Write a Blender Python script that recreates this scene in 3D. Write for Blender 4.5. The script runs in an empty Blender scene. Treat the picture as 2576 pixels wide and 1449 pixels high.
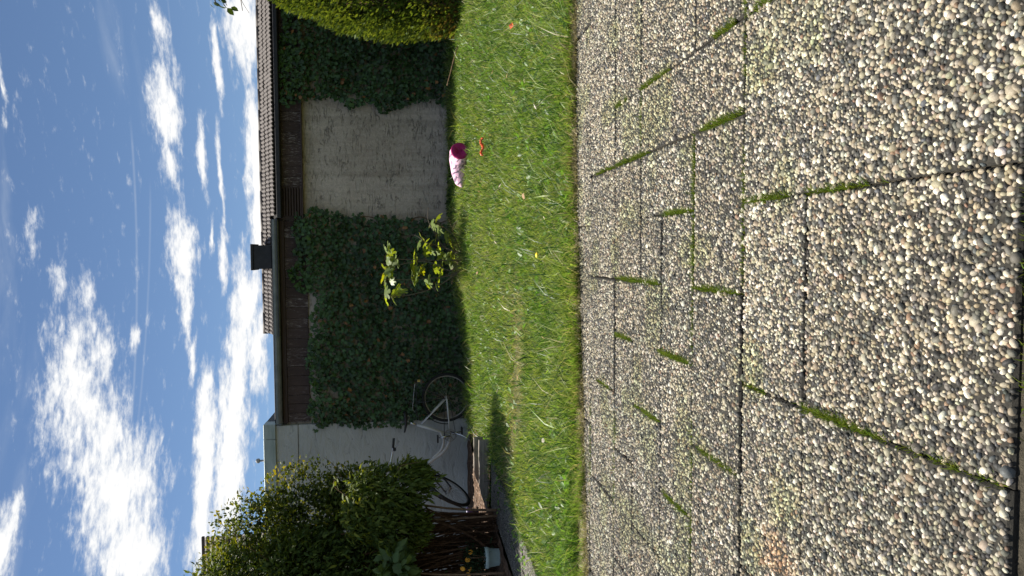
import bpy, math, random
import numpy as np
from mathutils import Matrix, Vector, Euler, Quaternion

random.seed(7); RNG = np.random.default_rng(11)
R = math.radians
scene = bpy.context.scene
COL = scene.collection

# ------------------------------------------------------------------ camera
CAM_H = 0.82
cd = bpy.data.cameras.new('camera'); cam = bpy.data.objects.new('camera', cd); COL.objects.link(cam)
cam.location = (0, 0, CAM_H)
# the phone was held upright but the picture lies on its side: roll of -90 degrees
cam.rotation_mode = 'QUATERNION'
cam.rotation_quaternion = (Matrix.Rotation(0.05262, 4, 'Z') @ Matrix.Rotation(math.pi/2 - 0.14658, 4, 'X')
                           @ Matrix.Rotation(-math.pi/2 - 0.01222, 4, 'Z')).to_quaternion()
cd.sensor_fit = 'HORIZONTAL'; cd.sensor_width = 36; cd.lens = 36*1740/2576
cd.clip_start = 0.05; cd.clip_end = 2000
scene.camera = cam

# ------------------------------------------------------------------ light
SUN_EL = R(62); SUN_AZ = R(-50)          # azimuth measured from +Y towards +X
SKY_STRENGTH = 0.052
sd = Vector((math.sin(SUN_AZ)*math.cos(SUN_EL), math.cos(SUN_AZ)*math.cos(SUN_EL), math.sin(SUN_EL)))
sl = bpy.data.lights.new('sun', 'SUN'); sun = bpy.data.objects.new('sun', sl); COL.objects.link(sun)
sl.energy = 4.3; sl.angle = R(0.53); sl.color = (1.0, 0.945, 0.84)
sun.rotation_mode = 'QUATERNION'; sun.rotation_quaternion = sd.to_track_quat('Z', 'Y'); sun.location = (-6, 6, 12)

CLOUDS = [(-0.181, 0.415, 0.125, 0.042, 0.95), (-0.139, 0.397, 0.07, 0.032, 0.8), (-0.25, 0.385, 0.09, 0.04, 1.0), (-0.321, 0.36, 0.105, 0.05, 1.2), (-0.395, 0.341, 0.075, 0.045, 1.2), (-0.367, 0.466, 0.057, 0.015, 1.1), (0.199, 0.306, 0.076, 0.02, 1.1), (0.127, 0.307, 0.047, 0.014, 0.8), (-0.001, 0.298, 0.07, 0.018, 1.2), (-0.066, 0.293, 0.065, 0.01, 0.9), (-0.142, 0.286, 0.054, 0.006, 0.9), (-0.265, 0.268, 0.12, 0.015, 1.5), (-0.352, 0.266, 0.08, 0.014, 1.3), (-0.267, 0.237, 0.15, 0.021, 1.5), (-0.17, 0.230, 0.10, 0.018, 1.3), (-0.079, 0.22, 0.09, 0.023, 1.3), (0.251, 0.242, 0.055, 0.006, 1.1), (0.133, 0.268, 0.058, 0.006, 1.1), (0.091, 0.247, 0.097, 0.004, 0.9), (-0.002, 0.249, 0.06, 0.006, 1.0), (0.02, 0.263, 0.033, 0.004, 0.9), (0.128, 0.203, 0.10, 0.015, 1.5), (0.042, 0.203, 0.07, 0.013, 1.4), (0.302, 0.208, 0.075, 0.023, 1.3), (-0.134, 0.203, 0.077, 0.014, 1.2), (-0.231, 0.206, 0.053, 0.007, 0.7), (0.218, 0.472, 0.058, 0.004, 0.6), (0.021, 0.457, 0.037, 0.009, 0.6), (-0.043, 0.433, 0.042, 0.012, 0.7), (-0.054, 0.404, 0.043, 0.013, 0.75), (-0.283, 0.324, 0.036, 0.004, 0.8), (-0.272, 0.342, 0.026, 0.006, 0.75), (-0.119, 0.352, 0.032, 0.006, 0.8), (0.297, 0.305, 0.048, 0.012, 0.7)]
VEILS = [(0.271, 0.353, 0.058, 0.015, 0.5), (0.233, 0.334, 0.055, 0.006, 0.4), (0.042, 0.481, 0.13, 0.006, 0.5), (-0.084, 0.485, 0.19, 0.013, 0.5), (-0.29, 0.459, 0.15, 0.012, 0.6)]

def build_world():
    w = bpy.data.worlds.new('World'); scene.world = w; w.use_nodes = True
    nt = w.node_tree; nt.nodes.clear()
    N = nt.nodes.new; L = nt.links.new
    def val(x):
        n = N('ShaderNodeValue'); n.outputs[0].default_value = x; return n.outputs[0]
    def m(op, a, b=None, c=None, clamp=False):
        n = N('ShaderNodeMath'); n.operation = op; n.use_clamp = clamp
        for i, v in enumerate((a, b, c)):
            if v is None: continue
            if isinstance(v, (int, float)): n.inputs[i].default_value = v
            else: L(v, n.inputs[i])
        return n.outputs[0]
    def sstep(x, lo, hi):
        n = N('ShaderNodeMapRange'); n.interpolation_type = 'SMOOTHSTEP'
        L(x, n.inputs['Value']); n.inputs['From Min'].default_value = lo; n.inputs['From Max'].default_value = hi
        return n.outputs['Result']
    sky = N('ShaderNodeTexSky'); sky.sky_type = 'NISHITA'; sky.sun_disc = False
    sky.sun_elevation = SUN_EL; sky.sun_rotation = SUN_AZ
    sky.altitude = 1200; sky.air_density = 1.0; sky.dust_density = 0.15; sky.ozone_density = 2.5
    tc = N('ShaderNodeTexCoord'); sp = N('ShaderNodeSeparateXYZ'); L(tc.outputs['Generated'], sp.inputs[0])
    x, y, z = sp.outputs
    az = m('ARCTAN2', x, y); el = m('ARCSINE', z)
    def noise(sa, se, off, detail=9, rough=0.6, warp=0.0, lac=2.0):
        cb = N('ShaderNodeCombineXYZ'); L(m('MULTIPLY_ADD', az, sa, off), cb.inputs[0]); L(m('MULTIPLY', el, se), cb.inputs[1])
        cb.inputs[2].default_value = off*1.7
        n = N('ShaderNodeTexNoise'); n.inputs['Scale'].default_value = 1; n.inputs['Detail'].default_value = detail
        n.inputs['Roughness'].default_value = rough; n.inputs['Distortion'].default_value = warp; n.inputs['Lacunarity'].default_value = lac
        L(cb.outputs[0], n.inputs['Vector']); return n.outputs['Fac']
    # slow wobble of the coordinates so that no cloud is an ellipse
    wob = m('MULTIPLY', m('SUBTRACT', noise(9, 14, 3.1, 3), 0.5), 0.05)
    wob2 = m('MULTIPLY', m('SUBTRACT', noise(11, 22, 8.4, 3), 0.5), 0.022)
    azw = m('ADD', az, wob); elw = m('ADD', el, wob2)
    def mask(lst):
        acc = None
        for a, e, ra, re, wt in lst:
            da = m('MULTIPLY', m('SUBTRACT', azw, a), 1/(ra*1.3)); de = m('MULTIPLY', m('SUBTRACT', elw, e), 1/(re*1.3))
            q = m('SQRT', m('ADD', m('MULTIPLY', da, da), m('MULTIPLY', de, de)))
            v = m('MULTIPLY', m('SUBTRACT', 1.0, q), wt)
            acc = v if acc is None else m('MAXIMUM', acc, v)
        return m('MAXIMUM', acc, 0.0)
    f1 = noise(26, 90, 0.0, 10, 0.66, 0.2)
    f2 = noise(60, 210, 5.0, 6, 0.62, 0.15)
    fb = m('ADD', m('MULTIPLY', f1, 0.75), m('MULTIPLY', f2, 0.25))
    dens = m('ADD', m('MULTIPLY', mask(CLOUDS), 1.3), m('MULTIPLY', m('SUBTRACT', fb, 0.47), 3.3))
    cl = sstep(dens, 0.24, 1.2)
    # cloud goes on outside the frame, its cover raised to brighten the shade
    fout = noise(5, 15, 21.0, 8, 0.58, 0.2)
    far = m('MAXIMUM', sstep(m('ABSOLUTE', az), 0.42, 0.75), sstep(el, 0.5, 0.75))
    clo = m('MULTIPLY', m('MULTIPLY', sstep(m('ADD', m('MULTIPLY', fout, 0.8), m('MULTIPLY', fb, 0.2)), 0.45, 0.60), far), 0.9)
    # thin veils and two contrails
    veil = m('MULTIPLY', m('MULTIPLY', mask(VEILS), sstep(noise(7, 40, 14.0, 5, 0.55, 0.6), 0.35, 0.75)), 0.95, clamp=True)
    def trail(k, c, width, a0, a1, s):
        d = m('ABSOLUTE', m('SUBTRACT', el, m('MULTIPLY_ADD', az, k, c)))
        line = m('SUBTRACT', 1.0, sstep(d, 0.0, width))
        mid = m('MULTIPLY', sstep(az, a0, a0+0.06), m('SUBTRACT', 1.0, sstep(az, a1-0.06, a1)))
        return m('MULTIPLY', m('MULTIPLY', line, mid), s)
    tr = m('ADD', trail(-0.0165, 0.3495, 0.0022, -0.36, 0.19, 0.22), trail(-0.049, 0.3351, 0.002, -0.25, 0.11, 0.16))
    tr = m('ADD', tr, trail(-0.03, 0.300, 0.0016, 0.0, 0.36, 0.13))
    tot = m('ADD', m('ADD', m('MAXIMUM', cl, clo), m('MULTIPLY', veil, 0.8)), tr, clamp=True)
    tot = m('MULTIPLY', tot, sstep(el, -0.02, 0.03))
    # thicker cloud is whiter, thin cloud takes the sky's colour
    shade = N('ShaderNodeMapRange'); L(m('ADD', m('MULTIPLY', dens, 0.6), m('MULTIPLY', f2, 0.5)), shade.inputs['Value'])
    shade.inputs['From Min'].default_value = 0.2; shade.inputs['From Max'].default_value = 1.15
    shade.inputs['To Min'].default_value = 0.74; shade.inputs['To Max'].default_value = 1.0
    cc = N('ShaderNodeMix'); cc.data_type = 'RGBA'
    cc.inputs['A'].default_value = (0.50, 0.57, 0.68, 1); cc.inputs['B'].default_value = (1.0, 0.99, 0.97, 1)
    mr = N('ShaderNodeMapRange'); L(shade.outputs[0], mr.inputs['Value']); mr.inputs['From Min'].default_value = 0.76; mr.inputs['From Max'].default_value = 1.0
    L(mr.outputs[0], cc.inputs['Factor'])
    b1 = N('ShaderNodeBackground'); b1.inputs['Strength'].default_value = SKY_STRENGTH
    tint = N('ShaderNodeMix'); tint.data_type = 'RGBA'; tint.blend_type = 'MULTIPLY'; tint.inputs['Factor'].default_value = 1
    L(sky.outputs[0], tint.inputs['A']); tint.inputs['B'].default_value = SKY_TINT
    L(tint.outputs['Result'], b1.inputs['Color'])
    b2 = N('ShaderNodeBackground'); b2.inputs['Strength'].default_value = CLOUD_STRENGTH; L(cc.outputs['Result'], b2.inputs['Color'])
    mx = N('ShaderNodeMixShader'); L(tot, mx.inputs[0]); L(b1.outputs[0], mx.inputs[1]); L(b2.outputs[0], mx.inputs[2])
    out = N('ShaderNodeOutputWorld'); L(mx.outputs[0], out.inputs['Surface'])
CLOUD_STRENGTH = 0.53; SKY_TINT = (0.90, 0.94, 0.97, 1)
build_world()

scene.view_settings.view_transform = 'Standard'; scene.view_settings.look = 'None'
scene.view_settings.exposure = 1.05; scene.view_settings.gamma = 1.0
scene.view_settings.use_curve_mapping = False
scene.render.engine = 'CYCLES'

# ------------------------------------------------------------------ helpers
def tag(o, label=None, cat=None, group=None, kind=None):
    if label: o['label'] = label
    if cat: o['category'] = cat
    if group: o['group'] = group
    if kind: o['kind'] = kind
    return o
def empty(name, loc=(0, 0, 0), label=None, cat=None, group=None, kind=None):
    o = bpy.data.objects.new(name, None); COL.objects.link(o); o.location = loc; o.empty_display_size = 0.1
    return tag(o, label, cat, group, kind)
def put(name, me, mat=None, parent=None, world=True):
    """link a mesh; with a parent, vertices stay in world coordinates"""
    o = bpy.data.objects.new(name, me); COL.objects.link(o)
    if mat is not None and not me.materials: me.materials.append(mat)
    if parent is not None:
        o.parent = parent
        if world: o.matrix_parent_inverse = world_of(parent).inverted()
    return o
def world_of(o):
    mtx = o.matrix_basis.copy()
    if o.parent is not None: mtx = world_of(o.parent) @ o.matrix_parent_inverse @ mtx
    return mtx

def mesh_np(name, V, F, col=None, smooth=False):
    V = np.asarray(V, np.float32); F = np.asarray(F, np.int32); k = F.shape[1]
    me = bpy.data.meshes.new(name)
    me.vertices.add(len(V)); me.vertices.foreach_set('co', V.ravel())
    me.loops.add(F.size); me.loops.foreach_set('vertex_index', F.ravel())
    me.polygons.add(len(F)); me.polygons.foreach_set('loop_start', np.arange(0, F.size, k, dtype=np.int32))
    try: me.polygons.foreach_set('loop_total', np.full(len(F), k, np.int32))
    except Exception: pass
    me.update(calc_edges=True)
    if smooth: me.polygons.foreach_set('use_smooth', np.ones(len(F), bool))
    if col is not None:
        a = me.color_attributes.new('Col', 'FLOAT_COLOR', 'POINT')
        c = np.ones((len(V), 4), np.float32); c[:, :3] = col; a.data.foreach_set('color', c.ravel())
    return me

def scatter(TV, TF, pos, rot, scl, col):
    """copies of a template: rot n,3,3; scl n or n,3; col n,3 -> V, F, vertex colours"""
    TV = np.asarray(TV, float); TF = np.asarray(TF, int); n = len(pos); k = len(TV)
    scl = np.asarray(scl, float)
    if scl.ndim == 1: scl = np.repeat(scl[:, None], 3, 1)
    P = TV[None]*scl[:, None, :]
    P = np.einsum('nij,nkj->nki', rot, P) + np.asarray(pos)[:, None, :]
    F = (TF[None] + (np.arange(n)*k)[:, None, None]).reshape(-1, TF.shape[1])
    C = np.repeat(np.asarray(col, float), k, 0)
    return P.reshape(-1, 3), F, C
def merge(parts):
    V, F, C, o = [], [], [], 0
    for v, f, c in parts:
        V.append(v); F.append(f+o); C.append(c); o += len(v)
    return np.concatenate(V), np.concatenate(F), np.concatenate(C)
def frames(tipdir, nrm):
    """rotation matrices with local y along tipdir and local z near nrm"""
    y = tipdir/np.linalg.norm(tipdir, axis=1, keepdims=True)
    x = np.cross(y, nrm); l = np.linalg.norm(x, axis=1, keepdims=True); x = x/np.maximum(l, 1e-6)
    z = np.cross(x, y)
    return np.stack([x, y, z], 2)
def rotz(a):
    c, s = np.cos(a), np.sin(a); o = np.zeros_like(a); i = np.ones_like(a)
    return np.stack([np.stack([c, -s, o], 1), np.stack([s, c, o], 1), np.stack([o, o, i], 1)], 1)
def vnoise(x, y, scale, seed=0):
    """value noise 0..1"""
    r = np.random.default_rng(seed); G = r.random((64, 64))
    u = np.asarray(x)*scale + 1000; v = np.asarray(y)*scale + 1000
    i = np.floor(u).astype(int); j = np.floor(v).astype(int); fu = u-i; fv = v-j
    fu = fu*fu*(3-2*fu); fv = fv*fv*(3-2*fv)
    g = lambda a, b: G[a % 64, b % 64]
    return (g(i, j)*(1-fu)+g(i+1, j)*fu)*(1-fv)+(g(i, j+1)*(1-fu)+g(i+1, j+1)*fu)*fv
def sst(x, a, b):
    t = np.clip((np.asarray(x, float)-a)/(b-a), 0, 1); return t*t*(3-2*t)
def lawn_z(x, y):
    return 0.21*sst(y, 5.8, 9.3)*sst(x, -1.9, 0.5) + 0.012*(vnoise(x, y, 1.7, 3)-0.5)*sst(y, 3.5, 4.2)

class MB:
    """collects boxes, tubes and lathes into one mesh"""
    def __init__(s): s.v = []; s.f = []
    def add(s, V, F):
        o = len(s.v); s.v += [tuple(p) for p in V]; s.f += [tuple(i+o for i in q) for q in F]; return s
    def box(s, a, b, bev=0.0, M=None):
        (x0, y0, z0), (x1, y1, z1) = a, b
        if bev <= 0:
            V = [(x0, y0, z0), (x1, y0, z0), (x1, y1, z0), (x0, y1, z0), (x0, y0, z1), (x1, y0, z1), (x1, y1, z1), (x0, y1, z1)]
            F = [(0, 3, 2, 1), (4, 5, 6, 7), (0, 1, 5, 4), (1, 2, 6, 5), (2, 3, 7, 6), (3, 0, 4, 7)]
        else:
            e = bev; V = []; 
            for z, i in ((z0, e), (z0+e, 0), (z1-e, 0), (z1, e)):
                V += [(x0+i, y0+i, z), (x1-i, y0+i, z), (x1-i, y1-i, z), (x0+i, y1-i, z)]
            F = [(3, 2, 1, 0), (12, 13, 14, 15)]
            for k in range(3):
                for j in range(4):
                    F.append((4*k+j, 4*k+(j+1) % 4, 4*k+4+(j+1) % 4, 4*k+4+j))
        if M is not None: V = [tuple(M @ Vector(p)) for p in V]
        return s.add(V, F)
    def tube(s, pts, r, n=8, cap=True):
        pts = [Vector(p) for p in pts]; m = len(pts)
        rr = r if isinstance(r, (list, tuple)) else [r]*m
        t0 = (pts[1]-pts[0]).normalized(); u = t0.orthogonal().normalized(); V = []
        for i, p in enumerate(pts):
            t = (pts[min(i+1, m-1)]-pts[max(i-1, 0)]).normalized()
            u = (u - t*u.dot(t)).normalized(); w = t.cross(u)
            for k in range(n):
                a = 2*math.pi*k/n; V.append(p + (u*math.cos(a)+w*math.sin(a))*rr[i])
        F = [(i*n+k, i*n+(k+1) % n, (i+1)*n+(k+1) % n, (i+1)*n+k) for i in range(m-1) for k in range(n)]
        if cap: F += [tuple(range(n-1, -1, -1)), tuple(range((m-1)*n, m*n))]
        return s.add(V, F)
    def lathe(s, prof, n=20, M=None, close=False):
        V = []; m = len(prof)
        for r, z in prof:
            for k in range(n):
                a = 2*math.pi*k/n; V.append((r*math.cos(a), r*math.sin(a), z))
        F = [(i*n+k, i*n+(k+1) % n, (i+1)*n+(k+1) % n, (i+1)*n+k) for i in range(m-1) for k in range(n)]
        if close: F += [((m-1)*n+k, (m-1)*n+(k+1) % n, (k+1) % n, k) for k in range(n)]
        if M is not None: V = [tuple(M @ Vector(p)) for p in V]
        return s.add(V, F)
    def torus(s, c, R_, r, axis, n=40, k=8):
        q = Vector((0, 0, 1)).rotation_difference(Vector(axis)).to_matrix().to_4x4(); M = Matrix.Translation(c) @ q
        prof = [(R_+r*math.cos(2*math.pi*j/k), r*math.sin(2*math.pi*j/k)) for j in range(k)]
        return s.lathe(prof, n, M, close=True)
    def build(s, name, mat, parent=None, smooth=False):
        me = bpy.data.meshes.new(name); me.from_pydata(s.v, [], s.f); me.update()
        if smooth: me.polygons.foreach_set('use_smooth', [True]*len(me.polygons))
        return put(name, me, mat, parent)
def curve(pts, n=6):
    """Catmull-Rom through points"""
    P = [Vector(p) for p in pts]; P = [2*P[0]-P[1]]+P+[2*P[-1]-P[-2]]; out = []
    for i in range(1, len(P)-2):
        for j in range(n):
            t = j/n; a, b, c, d = P[i-1:i+3]
            out.append(0.5*((2*b)+(c-a)*t+(2*a-5*b+4*c-d)*t*t+(3*b-a-3*c+d)*t**3))
    out.append(P[-2]); return out

# ------------------------------------------------------------------ materials
def new_mat(name):
    m = bpy.data.materials.new(name); m.use_nodes = True; nt = m.node_tree; nt.nodes.clear()
    return m, nt, nt.nodes.new, nt.links.new
def principled(N, L, base, rough=0.6, spec=0.4, metal=0.0, out=True):
    p = N('ShaderNodeBsdfPrincipled')
    if isinstance(base, tuple): p.inputs['Base Color'].default_value = (*base[:3], 1)
    else: L(base, p.inputs['Base Color'])
    if isinstance(rough, (int, float)): p.inputs['Roughness'].default_value = rough
    else: L(rough, p.inputs['Roughness'])
    p.inputs['Specular IOR Level'].default_value = spec; p.inputs['Metallic'].default_value = metal
    if out:
        o = N('ShaderNodeOutputMaterial'); L(p.outputs[0], o.inputs['Surface'])
    return p
def tex_noise(N, L, scale, detail=6, rough=0.6, vec=None, dist=0.0):
    n = N('ShaderNodeTexNoise'); n.inputs['Scale'].default_value = scale; n.inputs['Detail'].default_value = detail
    n.inputs['Roughness'].default_value = rough; n.inputs['Distortion'].default_value = dist
    if vec is not None: L(vec, n.inputs['Vector'])
    return n.outputs['Fac']
def ramp(N, L, fac, stops):
    r = N('ShaderNodeValToRGB'); e = r.color_ramp.elements
    while len(e) < len(stops): e.new(0.5)
    for s, (p, c) in zip(e, stops): s.position = p; s.color = (*c, 1)
    L(fac, r.inputs[0]); return r.outputs[0]
def mapping(N, L, scale, kind='Object', rot=(0, 0, 0)):
    t = N('ShaderNodeTexCoord'); mp = N('ShaderNodeMapping'); mp.inputs['Scale'].default_value = scale; mp.inputs['Rotation'].default_value = rot
    L(t.outputs[kind], mp.inputs[0]); return mp.outputs[0]
def bump(N, L, p, h, strength=0.5, dist=0.01):
    b = N('ShaderNodeBump'); b.inputs['Strength'].default_value = strength; b.inputs['Distance'].default_value = dist
    L(h, b.inputs['Height']); L(b.outputs[0], p.inputs['Normal']); return b
def mixc(N, L, f, a, b, mode='MIX'):
    n = N('ShaderNodeMix'); n.data_type = 'RGBA'; n.blend_type = mode
    for v, k in ((f, 'Factor'), (a, 'A'), (b, 'B')):
        if isinstance(v, (int, float)): n.inputs[k].default_value = v
        elif isinstance(v, tuple): n.inputs[k].default_value = (*v[:3], 1)
        else: L(v, n.inputs[k])
    return n.outputs['Result']

def simple(name, c1, c2=None, scale=20, rough=0.6, spec=0.4, metal=0.0, bmp=0.0, bd=0.004, vscale=(1, 1, 1), detail=5):
    m, nt, N, L = new_mat(name)
    vec = mapping(N, L, vscale)
    f = tex_noise(N, L, scale, detail, 0.6, vec)
    base = ramp(N, L, f, [(0.3, c1), (0.7, c2 or c1)])
    p = principled(N, L, base, rough, spec, metal)
    if bmp: bump(N, L, p, f, bmp, bd)
    return m
def leafy(name, trans=0.45, rough=0.45, spec=0.35, tcol=(1.25, 1.15, 0.45), attr=True, col=(0.06, 0.12, 0.02)):
    """thin leaf: colour from the mesh's own leaf colours, light passes through"""
    m, nt, N, L = new_mat(name)
    if attr:
        a = N('ShaderNodeAttribute'); a.attribute_name = 'Col'; c = a.outputs['Color']
    else:
        oi = N('ShaderNodeObjectInfo'); c = oi.outputs['Color']
    g = N('ShaderNodeNewGeometry'); v = tex_noise(N, L, 60, 3, 0.6, mapping(N, L, (1, 1, 1)))
    c = mixc(N, L, 1.0, c, ramp(N, L, v, [(0.25, (0.72, 0.74, 0.7)), (0.75, (1.2, 1.18, 1.15))]), 'MULTIPLY')
    p = principled(N, L, c, rough, spec, out=False)
    t = N('ShaderNodeBsdfTranslucent'); L(mixc(N, L, 1.0, c, tcol, 'MULTIPLY'), t.inputs['Color'])
    mx = N('ShaderNodeMixShader'); mx.inputs[0].default_value = trans
    L(p.outputs[0], mx.inputs[1]); L(t.outputs[0], mx.inputs[2])
    o = N('ShaderNodeOutputMaterial'); L(mx.outputs[0], o.inputs['Surface'])
    return m

def mat_pebble(name, attr=True):
    m, nt, N, L = new_mat(name)
    if attr:
        a = N('ShaderNodeAttribute'); a.attribute_name = 'Col'; c = a.outputs['Color']
    else:
        c = N('ShaderNodeObjectInfo').outputs['Color']
    t = N('ShaderNodeTexCoord'); g = N('ShaderNodeNewGeometry')
    f = tex_noise(N, L, 420, 5, 0.65, g.outputs['Position'])
    c = mixc(N, L, 1.0, c, ramp(N, L, f, [(0.3, (0.70, 0.68, 0.64)), (0.65, (1.1, 1.09, 1.07))]), 'MULTIPLY')
    p = principled(N, L, c, 0.62, 0.3); bump(N, L, p, f, 0.25, 0.001)
    return m
def mat_aggregate():
    """exposed aggregate seen too far away to tell the pebbles apart, and the mortar between those built"""
    m, nt, N, L = new_mat('aggregate_concrete')
    g = N('ShaderNodeNewGeometry')
    v = N('ShaderNodeTexVoronoi'); v.inputs['Scale'].default_value = 95; L(g.outputs['Position'], v.inputs['Vector'])
    rgb = N('ShaderNodeSeparateColor'); L(v.outputs['Color'], rgb.inputs[0])
    col = ramp(N, L, rgb.outputs[0], [(0.0, (0.035, 0.034, 0.032)), (0.3, (0.11, 0.10, 0.086)), (0.55, (0.20, 0.18, 0.148)), (0.8, (0.33, 0.305, 0.26)), (1.0, (0.44, 0.42, 0.385))])
    edge = N('ShaderNodeMapRange'); L(v.outputs['Distance'], edge.inputs['Value']); edge.inputs['From Min'].default_value = 0.35; edge.inputs['From Max'].default_value = 0.6
    c = mixc(N, L, edge.outputs[0], col, (0.045, 0.042, 0.037))
    big = tex_noise(N, L, 6, 4, 0.6, g.outputs['Position'])
    c = mixc(N, L, 1.0, c, ramp(N, L, big, [(0.3, (0.78, 0.78, 0.76)), (0.7, (1.05, 1.04, 1.0))]), 'MULTIPLY')
    p = principled(N, L, c, 0.7, 0.25)
    inv = N('ShaderNodeMath'); inv.operation = 'SUBTRACT'; inv.inputs[0].default_value = 1; L(v.outputs['Distance'], inv.inputs[1])
    bump(N, L, p, inv.outputs[0], 0.8, 0.006)
    return m
def mat_mortar():
    m, nt, N, L = new_mat('dark_mortar'); g = N('ShaderNodeNewGeometry')
    f = tex_noise(N, L, 160, 6, 0.7, g.outputs['Position'])
    p = principled(N, L, ramp(N, L, f, [(0.3, (0.016, 0.015, 0.013)), (0.7, (0.05, 0.046, 0.038))]), 0.85, 0.2); bump(N, L, p, f, 0.6, 0.003)
    return m
def mat_soil(name, c1, c2, sc=14):
    m, nt, N, L = new_mat(name); g = N('ShaderNodeNewGeometry')
    f = tex_noise(N, L, sc, 8, 0.7, g.outputs['Position']); f2 = tex_noise(N, L, sc*7, 5, 0.6, g.outputs['Position'])
    mm = N('ShaderNodeMath'); mm.operation = 'MULTIPLY_ADD'; L(f2, mm.inputs[0]); mm.inputs[1].default_value = 0.5; L(f, mm.inputs[2])
    p = principled(N, L, ramp(N, L, mm.outputs[0], [(0.5, c1), (0.95, c2)]), 0.9, 0.15); bump(N, L, p, mm.outputs[0], 0.8, 0.02)
    return m
def mat_stucco():
    """scratched render: fine grain, thin wavering cracks and root scars, weather stains"""
    m, nt, N, L = new_mat('scratched_render'); g = N('ShaderNodeNewGeometry')
    mp = N('ShaderNodeMapping'); mp.inputs['Scale'].default_value = (1.5, 1, 7); mp.inputs['Rotation'].default_value = (0, R(6), 0); L(g.outputs['Position'], mp.inputs[0])
    rip = tex_noise(N, L, 2.4, 5, 0.6, mp.outputs[0], 0.7)
    grain = tex_noise(N, L, 120, 4, 0.75, g.outputs['Position']); mid = tex_noise(N, L, 26, 4, 0.7, g.outputs['Position'])
    stain = tex_noise(N, L, 1.4, 5, 0.6, g.outputs['Position']); brk = tex_noise(N, L, 5, 4, 0.6, g.outputs['Position'])
    c = ramp(N, L, stain, [(0.3, (0.47, 0.395, 0.325)), (0.7, (0.63, 0.545, 0.465))])
    c = mixc(N, L, 1.0, c, ramp(N, L, grain, [(0.3, (0.62, 0.61, 0.6)), (0.7, (1.2, 1.2, 1.2))]), 'MULTIPLY')
    c = mixc(N, L, 0.7, c, ramp(N, L, mid, [(0.3, (0.72, 0.71, 0.7)), (0.65, (1.08, 1.08, 1.08))]), 'MULTIPLY')
    ms = N('ShaderNodeMapping'); ms.inputs['Scale'].default_value = (5, 1, .35); L(g.outputs['Position'], ms.inputs[0])
    run = tex_noise(N, L, 2.0, 5, 0.6, ms.outputs[0])
    c = mixc(N, L, 0.6, c, ramp(N, L, run, [(0.35, (0.68, 0.67, 0.65)), (0.6, (1.05, 1.05, 1.05))]), 'MULTIPLY')
    d = N('ShaderNodeMath'); d.operation = 'SUBTRACT'; L(rip, d.inputs[0]); d.inputs[1].default_value = 0.5
    ab = N('ShaderNodeMath'); ab.operation = 'ABSOLUTE'; L(d.outputs[0], ab.inputs[0])
    ln = N('ShaderNodeMapRange'); L(ab.outputs[0], ln.inputs['Value']); ln.inputs['From Min'].default_value = 0.0; ln.inputs['From Max'].default_value = 0.016; ln.inputs['To Min'].default_value = 1; ln.inputs['To Max'].default_value = 0
    bk = N('ShaderNodeMapRange'); L(brk, bk.inputs['Value']); bk.inputs['From Min'].default_value = 0.42; bk.inputs['From Max'].default_value = 0.6
    mu = N('ShaderNodeMath'); mu.operation = 'MULTIPLY'; L(ln.outputs[0], mu.inputs[0]); L(bk.outputs[0], mu.inputs[1])
    c = mixc(N, L, mu.outputs[0], c, (0.20, 0.175, 0.15))
    p = principled(N, L, c, 0.95, 0.1)
    h = N('ShaderNodeMath'); h.operation = 'SUBTRACT'; L(mid, h.inputs[0]); L(mu.outputs[0], h.inputs[1])
    mm = N('ShaderNodeMath'); mm.operation = 'MULTIPLY_ADD'; L(grain, mm.inputs[0]); mm.inputs[1].default_value = 0.5; L(h.outputs[0], mm.inputs[2])
    bump(N, L, p, mm.outputs[0], 0.8, 0.012)
    return m
def mat_plaster():
    m, nt, N, L = new_mat('pale_trowelled_plaster'); g = N('ShaderNodeNewGeometry')
    mp = N('ShaderNodeMapping'); mp.inputs['Scale'].default_value = (1.3, 1, 3.2); mp.inputs['Rotation'].default_value = (0, R(28), 0); L(g.outputs['Position'], mp.inputs[0])
    w = tex_noise(N, L, 3.2, 7, 0.6, mp.outputs[0], 1.2); st = tex_noise(N, L, 1.1, 5, 0.6, g.outputs['Position']); gr = tex_noise(N, L, 70, 4, 0.6, g.outputs['Position'])
    c = ramp(N, L, st, [(0.3, (0.37, 0.372, 0.352)), (0.7, (0.48, 0.48, 0.455))])
    c = mixc(N, L, 0.75, c, ramp(N, L, w, [(0.33, (0.5, 0.5, 0.5)), (0.41, (1, 1, 1))]), 'MULTIPLY')
    p = principled(N, L, c, 0.9, 0.15)
    mm = N('ShaderNodeMath'); mm.operation = 'MULTIPLY_ADD'; L(gr, mm.inputs[0]); mm.inputs[1].default_value = 0.12; L(w, mm.inputs[2])
    bump(N, L, p, mm.outputs[0], 0.7, 0.03)
    return m
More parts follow.
